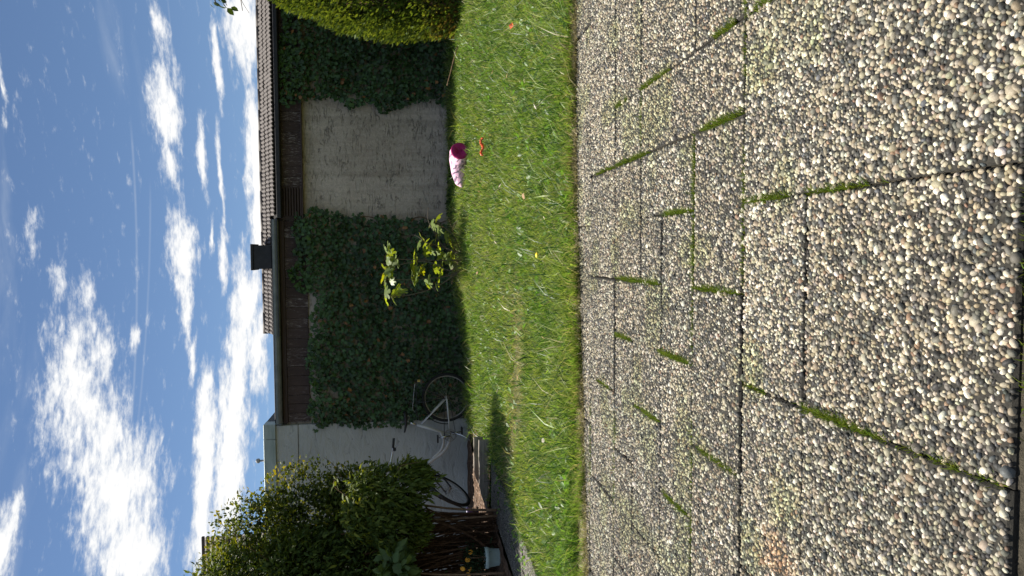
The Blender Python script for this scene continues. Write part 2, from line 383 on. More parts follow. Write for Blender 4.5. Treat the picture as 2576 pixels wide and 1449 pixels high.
def mat_bark_board():
    """dark stained boards, paint flaking to pale wood"""
    m, nt, N, L = new_mat('flaking_brown_boards'); g = N('ShaderNodeNewGeometry'); oi = N('ShaderNodeObjectInfo')
    mp = N('ShaderNodeMapping'); mp.inputs['Scale'].default_value = (9, 1, 2.2); L(g.outputs['Position'], mp.inputs[0])
    f = tex_noise(N, L, 7, 8, 0.72, mp.outputs[0], 0.8); b = tex_noise(N, L, 2.2, 4, 0.6, g.outputs['Position'])
    base = ramp(N, L, b, [(0.3, (0.042, 0.028, 0.025)), (0.7, (0.08, 0.054, 0.047))])
    mm = N('ShaderNodeMath'); mm.operation = 'MULTIPLY_ADD'; L(oi.outputs['Random'], mm.inputs[0]); mm.inputs[1].default_value = 0.10; L(f, mm.inputs[2])
    fl = N('ShaderNodeMapRange'); L(mm.outputs[0], fl.inputs['Value']); fl.inputs['From Min'].default_value = 0.60; fl.inputs['From Max'].default_value = 0.74
    c = mixc(N, L, fl.outputs[0], base, (0.34, 0.29, 0.27))
    p = principled(N, L, c, 0.8, 0.2); bump(N, L, p, f, 0.7, 0.01)
    return m

M = {}
M['pebble'] = mat_pebble('river_pebbles'); M['pebble1'] = mat_pebble('river_pebble', False)
M['mortar'] = mat_mortar(); M['aggregate'] = mat_aggregate()
M['joint'] = mat_soil('joint_soil', (0.03, 0.027, 0.02), (0.11, 0.095, 0.07), 60)
M['earth'] = mat_soil('lawn_earth', (0.035, 0.05, 0.012), (0.12, 0.115, 0.045), 9)
M['bed'] = mat_soil('bark_mulch', (0.035, 0.022, 0.014), (0.16, 0.10, 0.065), 16)
M['grass'] = leafy('grass_blades', 0.45, 0.45, 0.45, (1.1, 1.2, 0.6))
M['moss'] = leafy('joint_moss', 0.35, 0.6, 0.2, (1.1, 1.15, 0.5))
M['ivy'] = leafy('ivy_leaf', 0.2, 0.42, 0.35); M['ivy1'] = leafy('ivy_single_leaf', 0.2, 0.42, 0.35, attr=False)
M['fig'] = leafy('fig_leaf', 0.5, 0.42, 0.4, (1.7, 1.5, 0.25), attr=False)
M['leaf'] = leafy('shrub_leaf', 0.42, 0.6, 0.25, (1.5, 1.3, 0.4)); M['leaf1'] = leafy('shrub_single_leaf', 0.42, 0.6, 0.25, (1.5, 1.3, 0.4), attr=False)
M['thuja'] = leafy('hedge_spray', 0.35, 0.6, 0.2, (1.5, 1.3, 0.4))
M['stucco'] = mat_stucco(); M['plaster'] = mat_plaster(); M['board'] = mat_bark_board()
M['trim'] = simple('dark_brown_trim', (0.04, 0.026, 0.022), (0.075, 0.05, 0.042), 12, 0.7, 0.25, vscale=(0.3, 1, 4))
M['felt'] = simple('roof_felt', (0.03, 0.03, 0.03), (0.06, 0.058, 0.055), 30, 0.9, 0.1, bmp=0.4)
M['tile'] = simple('brown_concrete_tile', (0.04, 0.032, 0.028), (0.095, 0.075, 0.066), 24, 0.65, 0.35, bmp=0.3, bd=0.003)
M['slate'] = simple('dark_slate', (0.016, 0.016, 0.018), (0.03, 0.03, 0.034), 18, 0.6, 0.35, bmp=0.2)
M['zinc'] = simple('zinc_gutter', (0.15, 0.17, 0.19), (0.24, 0.26, 0.28), 9, 0.45, 0.5, 0.55)
M['coping'] = simple('weathered_coping', (0.24, 0.28, 0.25), (0.38, 0.42, 0.39), 5, 0.5, 0.4, 0.2, vscale=(0.6, 1, 3))
M['pipe'] = simple('grey_pipe', (0.22, 0.22, 0.22), (0.3, 0.3, 0.3), 9, 0.5)
M['stem'] = simple('brown_stem', (0.10, 0.06, 0.035), (0.22, 0.14, 0.085), 30, 0.8, 0.2)
M['cane'] = simple('dry_cane', (0.032, 0.018, 0.011), (0.10, 0.056, 0.034), 22, 0.95, 0.05)
M['bark'] = simple('grey_bark', (0.09, 0.07, 0.055), (0.2, 0.17, 0.14), 18, 0.9, 0.15, bmp=0.6, bd=0.01)
M['wood'] = simple('weathered_timber', (0.16, 0.14, 0.12), (0.34, 0.30, 0.26), 9, 0.85, 0.15, bmp=0.5, vscale=(0.6, 6, 6))
M['silver'] = simple('silver_frame_paint', (0.46, 0.45, 0.43), (0.58, 0.57, 0.55), 6, 0.4, 0.5, 0.1)
M['chrome'] = simple('chrome', (0.6, 0.6, 0.6), (0.7, 0.7, 0.7), 6, 0.2, 0.5, 0.9)
M['rim'] = simple('dull_aluminium', (0.22, 0.20, 0.18), (0.34, 0.32, 0.29), 12, 0.4, 0.5, 0.6)
M['rubber'] = simple('tyre_rubber', (0.012, 0.012, 0.012), (0.022, 0.022, 0.022), 30, 0.75, 0.25)
M['black'] = simple('black_plastic', (0.018, 0.018, 0.02), (0.03, 0.03, 0.032), 14, 0.45, 0.4)
M['reflector'] = simple('amber_reflector', (0.6, 0.4, 0.1), (0.7, 0.5, 0.15), 9, 0.3)
M['mint'] = simple('mint_grey_pot', (0.34, 0.43, 0.41), (0.42, 0.51, 0.49), 7, 0.5, 0.4)
M['purple'] = simple('purple_plastic', (0.09, 0.06, 0.20), (0.13, 0.09, 0.27), 7, 0.4, 0.4)
M['orange'] = simple('orange_plastic', (0.8, 0.07, 0.015), (0.85, 0.2, 0.08), 60, 0.35, 0.5)
M['petal'] = simple('orange_petal', (0.75, 0.30, 0.02), (0.85, 0.42, 0.04), 20, 0.6)
M['yellow'] = simple('yellow_petal', (0.85, 0.62, 0.02), (0.9, 0.7, 0.05), 20, 0.6)
M['dry'] = leafy('dry_leaf', 0.3, 0.7, 0.2, (1.1, 1.0, 0.8), attr=False)
M['housewall'] = simple('house_render', (0.5, 0.48, 0.44), (0.58, 0.56, 0.52), 3, 0.9)
M['housetile'] = simple('house_roof_tile', (0.05, 0.035, 0.03), (0.10, 0.075, 0.065), 14, 0.8)
M['glass'] = simple('window_glass', (0.03, 0.035, 0.04), (0.05, 0.055, 0.06), 2, 0.05, 0.6)
#@@STRUCTURE
# ------------------------------------------------------------------ ground, patio, path
def grid_mesh(name, xs, ys, zf):
    X, Y = np.meshgrid(xs, ys); Z = zf(X.ravel(), Y.ravel()); V = np.c_[X.ravel(), Y.ravel(), Z]
    nx, ny = len(xs), len(ys); i = np.arange(nx-1)[None]+np.arange(ny-1)[:, None]*nx; i = i.ravel()
    return mesh_np(name, V, np.c_[i, i+1, i+nx+1, i+nx], smooth=True)
g = put('ground', mesh_np('ground', [(-300, -300, -.12), (300, -300, -.12), (300, 300, -.12), (-300, 300, -.12)], [(0, 1, 2, 3)]), M['earth']); tag(g, kind='structure')

def edge_y(x): return 3.38 + 0.12*np.minimum(np.asarray(x, float)-.45, 0)
V = []
xs = np.linspace(-7, 6, 90)
ys_n = 70
def lawn_mesh():
    X = np.repeat(xs[None], ys_n, 0); t = np.linspace(0, 1, ys_n)[:, None]**1.2
    Y = edge_y(X)-0.02 + t*(9.9-edge_y(X)); Z = lawn_z(X.ravel(), Y.ravel()) - 0.03*(1-sst(t*np.ones_like(X), 0, .012)).ravel()
    nx = len(xs); i = (np.arange(nx-1)[None]+np.arange(ys_n-1)[:, None]*nx).ravel()
    return mesh_np('lawn', np.c_[X.ravel(), Y.ravel(), Z], np.c_[i, i+1, i+nx+1, i+nx], smooth=True)
lawn = put('lawn', lawn_mesh(), M['earth']); tag(lawn, kind='structure')

patio = put('patio', mesh_np('patio_bed', [(-4, -2.5, -.013), (4, -2.5, -.013), (4, 3.42, -.013), (-4, 3.42, -.013)], [(0, 1, 2, 3)]), M['joint']); tag(patio, kind='structure')
SL = [(.12, .575, .83, 1.625), (.575, 1.03, .83, 1.625), (-.335, .12, .83, 1.35), (-.335, .12, 1.35, 1.625),
 (-.80, -.335, .83, 1.35), (-.80, -.335, 1.35, 1.625), (-1.26, -.80, .83, 1.35), (-1.26, -.80, 1.35, 1.625),
 (-.108, .342, 1.625, 1.93), (.342, .575, 1.625, 2.40), (-.572, -.108, 1.625, 1.93), (-1.03, -.572, 1.625, 1.93), (-1.26, -1.03, 1.625, 1.93),
 (.575, 1.03, 1.625, 1.93), (.575, 1.03, 1.93, 2.40), (.12, .342, 1.93, 2.40), (-.335, .12, 1.93, 2.19), (-.80, -.335, 1.93, 2.19), (-1.26, -.80, 1.93, 2.19),
 (-.108, .12, 2.19, 2.40), (-.572, -.108, 2.19, 2.48), (-1.03, -.572, 2.19, 2.48), (-1.26, -1.03, 2.19, 2.48),
 (.342, .575, 2.40, 2.71), (-.108, .342, 2.40, 2.71), (-.335, -.108, 2.48, 2.71), (-.80, -.335, 2.48, 2.71), (-1.26, -.80, 2.48, 2.71), (.575, 1.03, 2.40, 2.71),
 (-.108, .342, 2.71, 3.09), (-.572, -.108, 2.71, 3.09), (-1.03, -.572, 2.71, 3.09), (.342, .80, 2.71, 3.09), (.80, 1.26, 2.71, 3.09), (-1.49, -1.03, 2.71, 3.09), (-1.95, -1.49, 2.71, 3.09),
 (-.335, .12, 3.09, 9), (.12, .575, 3.09, 9), (.575, 1.03, 3.09, 9), (1.03, 1.49, 3.09, 9), (-.80, -.335, 3.09, 9), (-1.26, -.80, 3.09, 9), (-1.72, -1.26, 3.09, 9), (-2.18, -1.72, 3.09, 9), (1.49, 1.95, 3.09, 9),
 (1.26, 1.72, 2.71, 3.09), (1.03, 1.49, .83, 1.35), (1.03, 1.49, 1.35, 1.93), (1.03, 1.49, 1.93, 2.40), (1.03, 1.72, 2.40, 2.71), (1.49, 1.95, .83, 1.625), (1.49, 1.95, 1.625, 2.40),
 (-1.72, -1.26, .83, 1.35), (-1.72, -1.26, 1.35, 1.93), (-1.72, -1.26, 1.93, 2.48), (-1.72, -1.26, 2.48, 2.71), (-2.18, -1.72, .83, 1.625), (-2.18, -1.72, 1.625, 2.19), (-2.18, -1.72, 2.19, 2.71)]
for k in range(9):
    x0 = -2.1+k*.455; SL += [(x0, x0+.455, .40, .812), (x0-.2, x0+.255, -.10, .40), (x0, x0+.455, -.9, -.10)]
JW = 0.0022
PAL = np.array([(.41, .365, .28), (.66, .63, .55), (.28, .24, .175), (.175, .168, .148), (.055, .055, .054), (.25, .17, .12), (.125, .135, .145), (.47, .435, .365)])
PW = np.array([.22, .12, .13, .22, .19, .02, .03, .07]); PW /= PW.sum()
def dome(n, rings):
    V = []; F = []
    for r, z in rings:
        for k in range(n):
            a = 2*math.pi*(k+.5*(len(V)//n))/n; V.append((r*math.cos(a), r*math.sin(a), z))
    m = len(rings); V.append((0, 0, 1)); t = len(V)-1
    for i in range(m-1):
        for k in range(n):
            a, b, c, d = i*n+k, i*n+(k+1) % n, (i+1)*n+k, (i+1)*n+(k+1) % n
            F += [(a, b, c), (b, d, c)]
    F += [((m-1)*n+k, (m-1)*n+(k+1) % n, t) for k in range(n)]
    return np.array(V), np.array(F)
D_NEAR = dome(6, [(.96, -.25), (.95, .3), (.62, .80)]); D_FAR = dome(5, [(1.0, -.1), (.78, .66)])
slabs = []; PB = []
for (x0, x1, y0, y1) in SL:
    far = y1 > 5
    c = ((x0+x1)/2, (y0+(3.3 if far else y1))/2)
    dz = random.uniform(-.0022, .0022); jx = [random.uniform(-.0025, .0025) for _ in range(4)]
    ax0, ax1, ay0, ay1 = x0+JW+jx[0], x1-JW+jx[1], y0+JW+jx[2], y1-JW+jx[3]
    yA, yB = (float(edge_y(ax0))-.012, float(edge_y(ax1))-.012) if far else (ay1, ay1)
    near_pt = min(max(0-.05*c[1], ax0), ax1)
    ym = min(3.3, y1)
    vis = abs(near_pt+.05*ym) < .43*(ym*.99+.12)+.08 and y0 > .5
    zt, e = -.003+dz, .005
    zl = [(-.045, 0), (zt-e, 0), (zt, e)]
    VV = []
    for z, i in zl: VV += [(ax0+i, ay0+i, z), (ax1-i, ay0+i, z), (ax1-i, yB-i, z), (ax0+i, yA-i, z)]
    FF = [(8, 9, 10, 11)]+[(4*k+j, 4*k+(j+1) % 4, 4*k+4+(j+1) % 4, 4*k+4+j) for k in range(2) for j in range(4)]
    me = bpy.data.meshes.new('paving_slab'); me.from_pydata(VV, [], FF)
    s = put('paving_slab', me, M['mortar'] if vis else M['aggregate'], patio); slabs.append(s)
    if vis:
        sp = .0085 if c[1] < 1.7 else .0102
        nx = int((ax1-ax0)/sp); ny = int((max(yA, yB)-ay0)/(sp*.87))
        ii, jj = np.meshgrid(np.arange(nx), np.arange(ny)); ii = ii.ravel(); jj = jj.ravel()
        px = ax0+sp*(ii+.5+.5*(jj % 2)-.25)+RNG.normal(0, .22*sp, ii.size); py = ay0+sp*.87*(jj+.5)+RNG.normal(0, .22*sp, ii.size)
        sz = np.clip(RNG.lognormal(math.log(.0043), .27, ii.size), .0030, .0100)
        ytop = yA+(yB-yA)*(px-ax0)/(ax1-ax0)
        fill = (vnoise(px*1.0+3, py, 9, 6) > .52) & (py > 1.45); mg_ = np.where(fill, -.0015, sz*.6)
        ok = (px-mg_ > ax0) & (px+mg_ < ax1) & (py-mg_ > ay0) & (py+sz*.4 < ytop) & (RNG.random(ii.size) < .97)
        n = ok.sum()
        PB.append(np.c_[px[ok], py[ok], np.full(n, zt), sz[ok], np.full(n, len(slabs)-1)])
PB = np.concatenate(PB); n = len(PB)
ci = RNG.choice(len(PAL), n, p=PW); pc = PAL[ci]*RNG.normal(1, .13, (n, 1))*(1+RNG.normal(0, .03, (n, 3)))
tone = .86+.28*vnoise(PB[:, 0], PB[:, 1], 5, 9)          # dirtier and cleaner areas
pc = pc*tone[:, None]
st_ = .86*RNG.uniform(.90, 1.08, len(slabs))[PB[:, 4].astype(int)]; wm_ = RNG.normal(0, .01, len(slabs))[PB[:, 4].astype(int)]
pc = pc*st_[:, None]*np.c_[1+wm_, np.ones(n), 1-wm_]      # slabs from different batches
st = np.exp(-(((PB[:, 0]+.70)/.05)**2+((PB[:, 1]-1.44)/.06)**2)); st = np.clip(st*1.3, 0, 1)[:, None]
pc = pc*(1-st)+st*pc*np.array([1.02, .76, .60])           # the rust-coloured stain
gs = np.clip((vnoise(PB[:, 0]+4, PB[:, 1], 7, 12)-.62)*3, 0, .6)[:, None]*(PB[:, 1:2] > 1.3)
pc = pc*(1-gs)+gs*pc*np.array([.85, .95, .62])           # greenish algae
pc = np.clip(pc*np.array([1.025, 1.0, .94]), .02, .88)
asp = RNG.uniform(.52, .95, n); hgt = RNG.uniform(.75, 1.3, n); ang = RNG.uniform(0, 2*math.pi, n)
S3 = np.c_[PB[:, 3]*1.15, PB[:, 3]*1.15*asp, PB[:, 3]*hgt]
tx, ty = RNG.normal(0, .22, n), RNG.normal(0, .22, n)
RZ = rotz(ang); nrm = np.c_[tx, ty, np.ones(n)]; nrm /= np.linalg.norm(nrm, axis=1, keepdims=True)
TI = frames(np.c_[np.zeros(n), np.ones(n), -ty], nrm); RT = np.einsum('nij,njk->nik', TI, RZ)
pos = PB[:, :3]-np.c_[np.zeros(n), np.zeros(n), S3[:, 2]*.18]
infr = np.abs(PB[:, 0]+.05*PB[:, 1]) < .405*(PB[:, 1]*.99+.12)
score = np.where(infr & (PB[:, 1] > .845), PB[:, 3]/np.sqrt(PB[:, 1]**2+.8**2)**1.5, 0)
single = np.zeros(n, bool); single[np.argsort(-score)[:300]] = True
near = (PB[:, 1] < 1.3) & ~single; far = ~near & ~single
V, F, C = merge([scatter(*D_NEAR, pos[near], RT[near], S3[near], pc[near]), scatter(*D_FAR, pos[far], RT[far], S3[far], pc[far])])
# bumpy outlines
V = V + RNG.normal(0, .00035, V.shape)
o = put('pebbles', mesh_np('pebbles', V, F, C, True), M['pebble'], patio); tag(o, kind='stuff')
pm = []
for k in range(8):
    v = D_NEAR[0]+RNG.normal(0, .06, D_NEAR[0].shape); pm.append(mesh_np('pebble', v, D_NEAR[1], None, True)); pm[-1].materials.append(M['pebble1'])
for i in np.where(single)[0]:
    s = slabs[int(PB[i, 4])]; o = bpy.data.objects.new('pebble', pm[i % 8]); COL.objects.link(o); o.parent = s
    mt = Matrix(RT[i].tolist()).to_4x4(); mt.translation = pos[i]
    o.matrix_local = mt @ Matrix.Diagonal((*S3[i], 1)); o.color = (*pc[i], 1)

# moss and fine grass in the joints
def blades(pos, h, w, lean, face, col):
    """one bent blade each: pos n3, height, width, lean n2 (tip offset), face angle -> V,F,C"""
    n = len(pos); s = np.c_[np.cos(face), np.sin(face), np.zeros(n)]*(w/2)[:, None]
    up = np.array([0, 0, 1.0]); L3 = np.c_[lean, np.zeros(n)]
    mid = pos+up*(h*.55)[:, None]+L3*.32; tip = pos+up*(h*.93)[:, None]+L3
    V = np.stack([pos-s, pos+s, mid-s*.85, mid+s*.85, tip], 1).reshape(-1, 3)
    F = (np.array([(0, 1, 3), (0, 3, 2), (2, 3, 4)])[None]+(np.arange(n)*5)[:, None, None]).reshape(-1, 3)
    cc = np.repeat(col[:, None, :], 5, 1).reshape(-1, 3)
    return V, F, cc
MOSS = [(.575, 2.55, .575, 2.71, 1.3), (.575, 2.12, .575, 2.42, 1), (.575, 1.60, .575, 1.84, 1.3), (.575, 1.45, .575, 1.6, 1.6), (.342, 1.63, .342, 1.90, 1.4), (.342, 2.30, .342, 2.72, .8), (.342, 2.72, .342, 3.02, .4),
        (.12, 1.40, .12, 1.625, 1.1), (.12, 1.1, .12, 1.4, .45), (.12, 1.93, .12, 2.18, .9), (-.108, 2.2, -.108, 2.71, 1.2), (-.108, 1.63, -.108, 1.94, 1.5), (-.335, 2.5, -.335, 2.71, 1.4), (-.335, 1.93, -.335, 2.22, 1.9),
        (-.335, 1.08, -.335, 1.36, 1.5), (-.335, .84, -.335, 1.08, .35), (-.335, 1.5, -.335, 1.62, .3), (-.572, 1.63, -.572, 1.90, 1.1), (-.572, 2.2, -.572, 2.46, 1.0), (-.80, 1.95, -.80, 2.18, .8), (-.572, 2.74, -.572, 3.0, .4),
        (.12, 1.93, .34, 1.93, .8), (-.108, 1.93, .12, 1.93, .6), (-.335, 1.93, -.108, 1.93, .35), (.575, 1.625, .66, 1.625, .8), (.342, 1.625, .575, 1.625, .2), (.342, 2.4, .575, 2.4, .35), (-.1, 1.625, .3, 1.625, .25), (-1.4, 3.09, -.6, 3.09, .35), (-1.2, 2.71, -.6, 2.71, .25), (-1.0, 1.93, -.4, 1.93, .2),
        (-1.7, 3.2, -.2, 3.35, .25), (-.3, .82, .6, .82, .12), (1.03, 1.7, 1.03, 2.7, .8)]
parts = []
for x0, y0, x1, y1, d in MOSS:
    ln = math.hypot(x1-x0, y1-y0); n = int(ln*5200*d); t = RNG.random(n)
    keep = vnoise(t*ln*1.0+x0*31, t*0+y0*17, 30, 8) > .18; t = t[keep]; n = len(t)
    fade = np.clip(np.minimum(t, 1-t)*3.2, 0, 1)*(.35+.9*vnoise(t*ln+y0*9, t*0+x0*7, 22, 14)); kk = RNG.random(n) < .06+.94*fade; t = t[kk]; n = len(t)
    wid = RNG.normal(0, .0030, n)*np.where(RNG.random(n) < .12, 3.2, 1); dx, dy = (x1-x0)/ln, (y1-y0)/ln
    p = np.c_[x0+(x1-x0)*t-dy*wid, y0+(y1-y0)*t+dx*wid, np.full(n, -.012)]
    h = RNG.uniform(.010, .024, n)*np.where(RNG.random(n) < .03, 1.9, 1); lean = RNG.normal(0, .007, (n, 2))+np.array([.005, -.002])
    base = np.array([.14, .20, .03]); col = base*RNG.uniform(.55, 1.35, (n, 1))*np.array([1, 1, 1])
    col[:, 0] *= RNG.uniform(.8, 1.35, n)
    parts.append(blades(p, h, RNG.uniform(.0012, .0024, n), lean, RNG.uniform(0, 6.3, n), col))
o = put('joint_moss', mesh_np('joint_moss', *merge(parts)[:2], merge(parts)[2], False), M['moss'])
tag(o, 'green moss and fine grass growing in the joints of the pebbled patio', 'moss', kind='stuff')

# bed at the left, path of the same slabs
def bed_z(x, y): return .012+.03*vnoise(x, y, 5, 2)+.02*vnoise(x, y, 17, 4)
bed = put('flower_bed', grid_mesh('flower_bed', np.linspace(-6.5, -2.62, 60), np.linspace(5.0, 9.7, 70), bed_z), M['bed']); tag(bed, kind='structure')
bed2 = put('flower_bed', grid_mesh('flower_bed', np.linspace(-2.62, -2.2, 12), np.linspace(6.95, 8.6, 30), lambda x, y: bed_z(x, y)-.006), M['bed']); tag(bed2, kind='structure')
path = put('garden_path', mesh_np('path_bed', [(-2.62, 3.3, .004), (-2.1, 3.3, .004), (-2.1, 6.9, .004), (-2.62, 6.9, .004)], [(0, 1, 2, 3)]), M['joint']); tag(path, kind='structure')
for k in range(9):
    y0 = 3.32+k*.40
    for (xa, xb) in ((-2.60, -2.36), (-2.345, -2.11)):
        b = MB().box((xa+random.uniform(-.004, .004), y0+.006, -.02), (xb, y0+.392, .024+random.uniform(-.003, .003)), .004)
        b.build('paving_slab', M['aggregate'], path)

# ------------------------------------------------------------------ grass
def in_view(x, y, m=.75): return np.abs(x+.055*y) < .425*y+m
def lawn_blades():
    P = []
    for y0, y1, dens in ((3.3, 4.3, 15500), (4.3, 5.5, 11000), (5.5, 7.0, 7800), (7.0, 8.4, 5600), (8.4, 9.72, 4600)):
        w = 2*(.425*y1+.5); nn = int(dens*w*(y1-y0)); x = RNG.uniform(-w/2-.3, w/2-.3, nn); y = RNG.uniform(y0, y1, nn)
        k = in_view(x, y) & (y > edge_y(x)+RNG.normal(0, .014, nn)-.012+.05*np.clip(vnoise(x, x*0, 3, 39)-.55, 0, 1)) & ~((x < -2.08) & (x > -2.64) & (y < 6.9)) & ~((x < -2.3) & (y > 7.0)) & ~((x < -2.62) & (y > 5.05))
        P.append(np.c_[x[k], y[k]])
    P = np.concatenate(P); x, y = P[:, 0], P[:, 1]
    pat = vnoise(x, y, 2.3, 21)*.6+vnoise(x, y, 6, 22)*.4; tuft = vnoise(x, y, 11, 23)
    # thin, trodden band across the lawn and a few bare spots
    band = np.exp(-((y-(5.28+.12*np.sin(x*2.2)+np.where(x < -1.3, (-1.3-x)*.7, 0)))/.24)**2)*sst(-x, -.1, .7)
    bare = np.clip(band*1.05+np.clip((pat-.68)*3, 0, .5), 0, .85)
    k = RNG.random(len(x)) > bare*.75; x, y, pat, tuft, band, bare = (a[k] for a in (x, y, pat, tuft, band, bare)); n = len(x)
    dist = y
    h = RNG.gamma(4.5, .0098, n)*(.5+.95*tuft)
    h *= 1-.5*band
    h *= 1+.55*np.exp(-((y-edge_y(x))/.35)**2)*(vnoise(x, y*0, 3.5, 31) > .40)
    wall = sst(y, 8.9, 9.5); h *= 1+.9*wall*(x > -1.0)+1.2*np.exp(-((x+2.0)/.7)**2)*sst(y, 8.3, 9.0)
    h *= 1+1.0*np.exp(-(((x+.1)/.5)**2+((y-8.3)/.3)**2))
    lng = RNG.random(n) < .018; h = np.where(lng, RNG.uniform(.09, .17, n), h)
    h = np.clip(h, .016, .19)
    w = RNG.gamma(4, .00085, n)*(.85+.075*dist)
    ang = RNG.normal(0, 2.0, n)+4*math.pi*vnoise(x, y, 5, 27); mag = h*np.abs(RNG.normal(.8, .5, n))
    lean = np.c_[np.cos(ang)*mag, np.sin(ang)*mag]
    lean[:, 1] -= .9*h*np.exp(-((y-edge_y(x))/.05)**2)*(vnoise(x, x*0, 5, 37) > .42)
    z = lawn_z(x, y)-.006
    base = np.array([.185, .30, .048]); yel = np.array([.37, .41, .095]); dk = np.array([.035, .09, .015]); dry = np.array([.46, .39, .22])
    t = RNG.random(n)
    col = base*RNG.uniform(.75, 1.25, (n, 1))
    q = np.clip(pat*1.5-.35+RNG.normal(0, .22, n), 0, 1)[:, None]; col = col*(1-q)+yel*RNG.uniform(.8, 1.15, (n, 1))*q
    q = ((t < .29) | lng)[:, None]; col = np.where(q, dk*RNG.uniform(.7, 1.4, (n, 1)), col)
    pd = .07+.9*band+.12*wall+.25*np.exp(-((y-edge_y(x))/.07)**2)+.35*np.exp(-(((x+.1)/.45)**2+((y-8.4)/.25)**2))
    q = (RNG.random(n) < pd)[:, None]; col = np.where(q, dry*RNG.uniform(.55, 1.15, (n, 1)), col)
    return blades(np.c_[x, y, z], h, w, lean, RNG.uniform(0, 6.3, n), col)
V, F, C = lawn_blades()
def thatch():       # dry stalks lying over the slab edge
    n = 6500; x = RNG.uniform(-1.8, 1.6, n); k = RNG.random(n) < .25+.85*sst(vnoise(x, x*0, 4, 33), .35, .7); x = x[k]; n = len(x); y = edge_y(x)+RNG.normal(-.004, .026, n)
    h = RNG.uniform(.006, .03, n); ang = RNG.uniform(0, 6.3, n); m = RNG.uniform(.02, .09, n); lean = np.c_[np.cos(ang)*m, np.sin(ang)*m*.6]
    return blades(np.c_[x, y, np.full(n, .002)], h, RNG.uniform(.0015, .003, n), lean, ang+1.57, np.array([.5, .41, .26])*RNG.uniform(.4, 1.2, (n, 1)))
def broad():        # clover and plantain leaves between the blades
    n = 5200; y = 3.4+RNG.random(n)**1.6*5; x = RNG.uniform(-2.4, 2.6, n); k = in_view(x, y, .2) & (y > edge_y(x)) & (vnoise(x, y, 4, 35) > .50); x, y = x[k], y[k]; n = len(x)
    T = np.array([(0, 0, 0), (.28, .3, .05), (.25, .75, 0), (0, 1, -.1), (-.25, .75, 0), (-.28, .3, .05)]); TF = np.array([(0, 1, 2), (0, 2, 3), (0, 3, 4), (0, 4, 5)])
    a = RNG.uniform(0, 6.3, n); tip = np.c_[np.cos(a), np.sin(a), RNG.uniform(.1, 1.2, n)]; nr = np.c_[RNG.normal(0, .4, n), RNG.normal(0, .4, n), np.ones(n)]
    return scatter(T, TF, np.c_[x, y, lawn_z(x, y)+RNG.uniform(.01, .04, n)], frames(tip, nr), RNG.uniform(.02, .05, n), np.array([.12, .22, .04])*RNG.uniform(.6, 1.5, (n, 1)))
def edge_tufts():   # clumps flopping over the slab edge
    P = []
    for k in range(95):
        x0 = RNG.uniform(-1.8, 1.6); m = RNG.integers(25, 75); P.append(np.c_[x0+RNG.normal(0, .03, m), np.full(m, RNG.uniform(.0, .05))+RNG.normal(0, .012, m), np.full(m, RNG.uniform(.5, 1.2))])
    P = np.concatenate(P); n = len(P); x = P[:, 0]; y = edge_y(x)+np.maximum(P[:, 1], -.005)
    h = RNG.uniform(.03, .095, n)*P[:, 2]; lean = np.c_[RNG.normal(0, .028, n), RNG.normal(-.045, .03, n)*P[:, 2]]
    col = np.array([.19, .28, .05])*RNG.uniform(.5, 1.3, (n, 1)); q = (RNG.random(n) < .3)[:, None]; col = np.where(q, np.array([.42, .35, .2])*RNG.uniform(.5, 1.1, (n, 1)), col)
    return blades(np.c_[x, y, np.full(n, -.004)], h, RNG.uniform(.002, .004, n), lean, RNG.uniform(0, 6.3, n), col)
V, F, C = merge([(V, F, C), thatch(), broad(), edge_tufts()])
o = put('grass', mesh_np('grass', V, F, C), M['grass']); tag(o, 'sunlit unmown green grass of the lawn', 'grass', kind='stuff')
print('grass tris', len(F), 'pebbles', len(PB))

# ------------------------------------------------------------------ garage with tiled edge
WY = 9.8
gar = empty('garage', (1, WY, 0), 'long low garage with scratched render, brown boards and tiled roof edge', 'garage')
MB().box((-2.36, WY, -.1), (5.2, WY+4.5, 2.52)).build('wall', M['stucco'], gar)
roof = MB().box((-2.355, WY-.02, 2.523), (5.25, WY+4.55, 2.60)).build('roof', M['felt'], gar)
# boards under the eaves: right run stands proud of the left one
x = .46
while x < 5.2:
    w = random.uniform(.13, .16)
    if not .52 < x+w/2 < .86: MB().box((x, WY-.095, 2.245), (x+w-.005, WY-.07, 2.545), .003).build('board', M['board'], gar)
    x += w
MB().box((.45, WY-.069, 2.25), (5.2, WY-.002, 2.54)).build('backing', M['trim'], gar)
for k in range(8): MB().box((.50, WY-.112, 2.25+k*.0355), (.885, WY-.072, 2.272+k*.0355), .003).build('slat', M['trim'], gar)
MB().box((.44, WY-.12, 2.232), (5.2, WY-.068, 2.246)).build('drip_board', M['trim'], gar)
x = -2.33
while x < .42:
    w = random.uniform(.12, .15)
    MB().box((x, WY-.03, 2.20+random.uniform(0, .01)), (min(x+w-.006, .44), WY-.004, 2.497), .003).build('board', M['board'], gar); x += w
MB().box((-2.34, WY-.045, 2.499), (.44, WY-.003, 2.56), .004).build('trim_board', M['trim'], gar)
